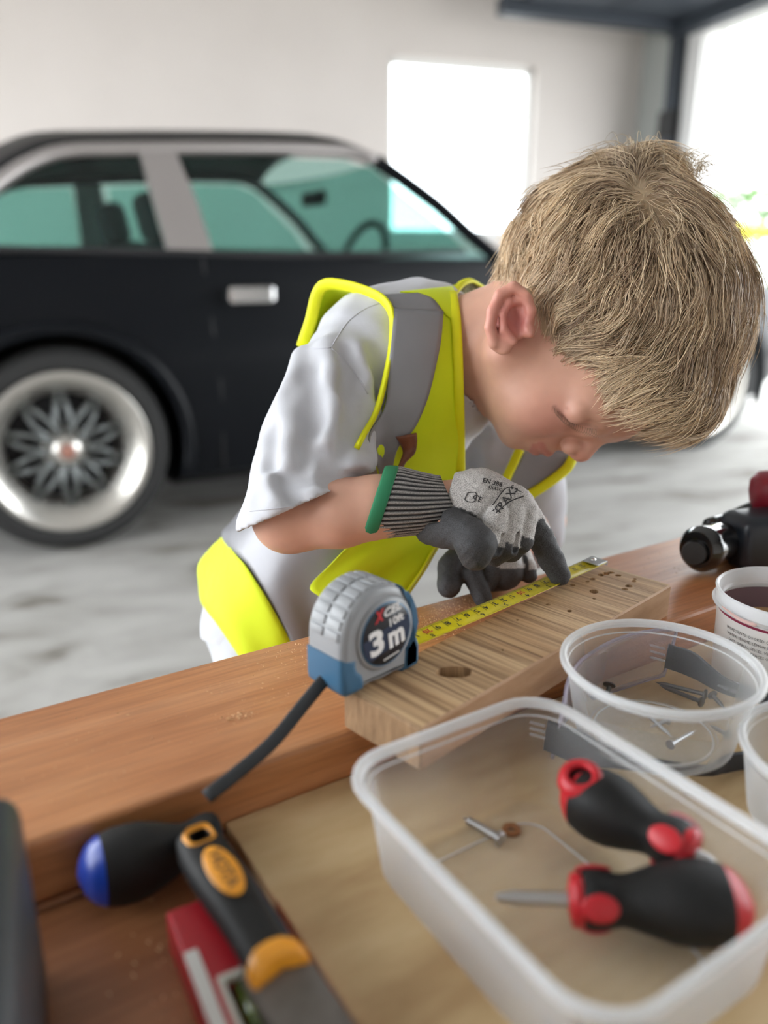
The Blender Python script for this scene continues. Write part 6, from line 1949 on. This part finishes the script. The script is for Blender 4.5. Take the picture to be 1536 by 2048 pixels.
def strands(n, seed, lay, wdt, lenk=1.0, fly=0.0, fringe=False):
    g = np.random.default_rng(seed)
    pr_ = area.copy()
    if fringe:
        fx, fy = pix(nearside(A_)); pr_ = area * inpoly(fx, fy, [(1170, 660), (1260, 640), (1360, 700), (1450, 760), (1440, 840), (1330, 800), (1240, 740), (1170, 700)])
    fi = g.choice(len(Fk), n, p=pr_ / pr_.sum())
    a, b = g.random(n), g.random(n)
    P0 = A_[fi] + (B_[fi] - A_[fi]) * a[:, None] + (D_[fi] - A_[fi]) * b[:, None]
    x, y = pix(nearside(P0))
    # length in metres: short at the nape and round the ear, long on top
    L = np.interp(np.hypot(x - 1030, y - 600), [0, 70, 140, 300, 500], [.012, .018, .030, .044, .050]) * g.uniform(.75, 1.2, n) * lenk
    L = np.where((x > 1180) & (y > 640), np.maximum(L, .040), L)
    if fringe: L = g.uniform(.040, .068, n)
    # clumps
    cc = P0[g.choice(n, 700)]
    ci = np.zeros(n, int)
    for s in range(0, n, 2000): ci[s:s + 2000] = ((P0[s:s + 2000, None] - cc[None]) ** 2).sum(-1).argmin(1)
    cang = g.normal(0, .24, 700); ctone = g.normal(0, 1, 700); coff = g.normal(0, 0.0022, 700)
    K = 9; st = L / (K - 1)
    P = P0.copy(); out = [P.copy()]
    lay0 = g.uniform(lay[0], lay[1], n) + coff[ci]
    lay1 = lay0 + g.normal(0.0008, 0.0012, n) + (g.random(n) < fly) * g.uniform(0.002, 0.009, n)
    ang = cang[ci] + g.normal(0, .07, n)
    for k in range(1, K):
        D = flow(P); N = grad(hair_f, P, .001)
        D -= N * (D * N).sum(1)[:, None]; D /= np.linalg.norm(D, axis=1)[:, None] + 1e-9
        B = np.cross(N, D)
        an = (ang + 0.25 * np.sin(k * .7 + ctone[ci] * 3))[:, None]
        D = D * np.cos(an) + B * np.sin(an)
        P = P + D * st[:, None]
        # pull tips of a clump together
        P = P + (cc[ci] + (P - P0) - P).clip(-.01, .01) * (0.035 if k > 2 else 0)
        want = lay0 + (lay1 - lay0) * (k / (K - 1)) ** 1.5
        h = hair_f(P); N = grad(hair_f, P, .001)
        P = P + N * ((want - h) * 0.8)[:, None]
        out.append(P.copy())
    S = np.stack(out, 1)                                   # n,K,3
    Tn = np.gradient(S, axis=1); Tn /= np.linalg.norm(Tn, axis=2, keepdims=True) + 1e-9
    vv = g.normal(0, 1, (n, 1, 3)); s1 = np.cross(Tn, vv); s1 /= np.linalg.norm(s1, axis=2, keepdims=True); s2 = np.cross(Tn, s1)
    w = wdt * g.uniform(.7, 1.3, n)[:, None] * np.array([.7, 1, 1, 1, .95, .85, .7, .5, .12])[None]
    ring = [S + w[..., None] * (math.cos(t) * s1 + math.sin(t) * s2) for t in (0, 2.094, 4.189)]
    V = np.stack(ring, 2).reshape(-1, 3)
    base = (np.arange(n) * K * 3)[:, None, None]
    kk = (np.arange(K - 1) * 3)[None, :, None]; jj = np.arange(3)[None, None, :]; j2 = (jj + 1) % 3
    q = np.stack([base + kk + jj, base + kk + j2, base + kk + 3 + j2, base + kk + 3 + jj], -1).reshape(-1, 4)
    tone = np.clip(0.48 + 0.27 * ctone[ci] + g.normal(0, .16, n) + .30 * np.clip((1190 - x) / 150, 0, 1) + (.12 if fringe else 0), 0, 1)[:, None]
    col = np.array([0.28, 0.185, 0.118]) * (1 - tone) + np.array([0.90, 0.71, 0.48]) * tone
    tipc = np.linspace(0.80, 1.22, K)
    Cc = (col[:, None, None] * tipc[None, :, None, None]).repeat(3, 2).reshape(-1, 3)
    return V, q, Cc
sets = [strands(2600, 21, (-.003, .001), .00030, 1.0, 0.05, fringe=True), strands(9000, 11, (-.0075, -.003), .00034, .8), strands(13000, 12, (-.004, .0005), .00030), strands(1500, 13, (-.001, .003), .00022, 1.0, .6)]
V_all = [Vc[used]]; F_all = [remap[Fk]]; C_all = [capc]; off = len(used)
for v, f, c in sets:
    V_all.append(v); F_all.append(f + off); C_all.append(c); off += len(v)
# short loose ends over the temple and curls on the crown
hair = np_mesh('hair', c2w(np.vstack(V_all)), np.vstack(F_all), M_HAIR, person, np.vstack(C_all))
hair['label'] = 'short tousled blond hair'
# tousled crown: a few long curved locks standing clear of the head
g = np.random.default_rng(5)
parts = []; pc = []
for k in range(420):
    x0 = g.uniform(1195, 1400); y0 = 332 + (x0 - 1290) ** 2 * 0.0022 + g.normal(0, 12)
    t_ = .655 + g.normal(0, .02)
    hgt = g.uniform(15, 46) * (1.0 if x0 < 1350 else .8); dx = (x0 - 1275) * 0.12 + g.normal(2, 14)
    path = [(x0, y0, t_), (x0 + dx * .35, y0 - hgt * .7, t_), (x0 + dx * .8, y0 - hgt, t_), (x0 + dx * 1.35, y0 - hgt * .75, t_), (x0 + dx * 1.8, y0 - hgt * .2, t_)]
    pp = spline(path, 9); Pc = np.stack([(pp[:, 0] - 768) / FP * pp[:, 2], (pp[:, 1] - 1024) / FP * pp[:, 2], pp[:, 2]], -1)
    v, f = tube_vf(Pc, np.array([.7, 1, 1, 1, .9, .8, .6, .4, .1]) * .00024, 3, up=(0, 0, 1), caps=False); parts.append((v, f)); pc.append(np.tile(np.array([0.55, 0.43, 0.28]) * g.uniform(.7, 1.3), (len(v), 1)))
for k in range(160):      # right-hand flyaways
    a = g.uniform(0, 1); x0 = 1380 + a * 90; y0 = 360 + a * 150 + g.normal(0, 6)
    path = [(x0 - 40, y0 - 6, .665), (x0 - 14, y0 - 14, .665), (x0 + 8 + g.normal(0, 6), y0 + 18, .662), (x0 + 12 + g.normal(0, 8), y0 + g.uniform(45, 80), .66)]
    pp = spline(path, 9); Pc = np.stack([(pp[:, 0] - 768) / FP * pp[:, 2], (pp[:, 1] - 1024) / FP * pp[:, 2], pp[:, 2]], -1)
    v, f = tube_vf(Pc, np.array([.7, 1, 1, 1, .9, .8, .6, .4, .1]) * .00022, 3, up=(0, 0, 1), caps=False); parts.append((v, f)); pc.append(np.tile(np.array([0.50, 0.40, 0.27]) * g.uniform(.7, 1.3), (len(v), 1)))
v, f = merge_vf(parts); np_mesh('crown_tuft', c2w(v), np.array(f), M_HAIR, hair, np.vstack(pc))
# eyelashes and eyebrow hairs
parts = []
for k in range(26):
    u = k / 25; px = 1112 + 80 * u; py = 817 + 34 * math.sin(u * 1.35) + 2; off = .046 - .030 * u
    a = sum(np.clip(1 - abs(u * 4 - q_), 0, 1) * EP[7 + q_] for q_ in range(5)); a = a + fF * 0.0006
    d = fF * 0.0070 + uU * (-.0030) + rR * (0.0012 - .002 * u)
    v, f = tube_vf(np.array([a, a + d * .5, a + d + uU * 0.0012]), [.00022, .00018, .00006], 4, caps=False); parts.append((v, f))
v, f = merge_vf(parts); world_obj('eyelashes', c2w(v), f, mat('lash', (0.16, 0.09, 0.05), 0.6), hair)
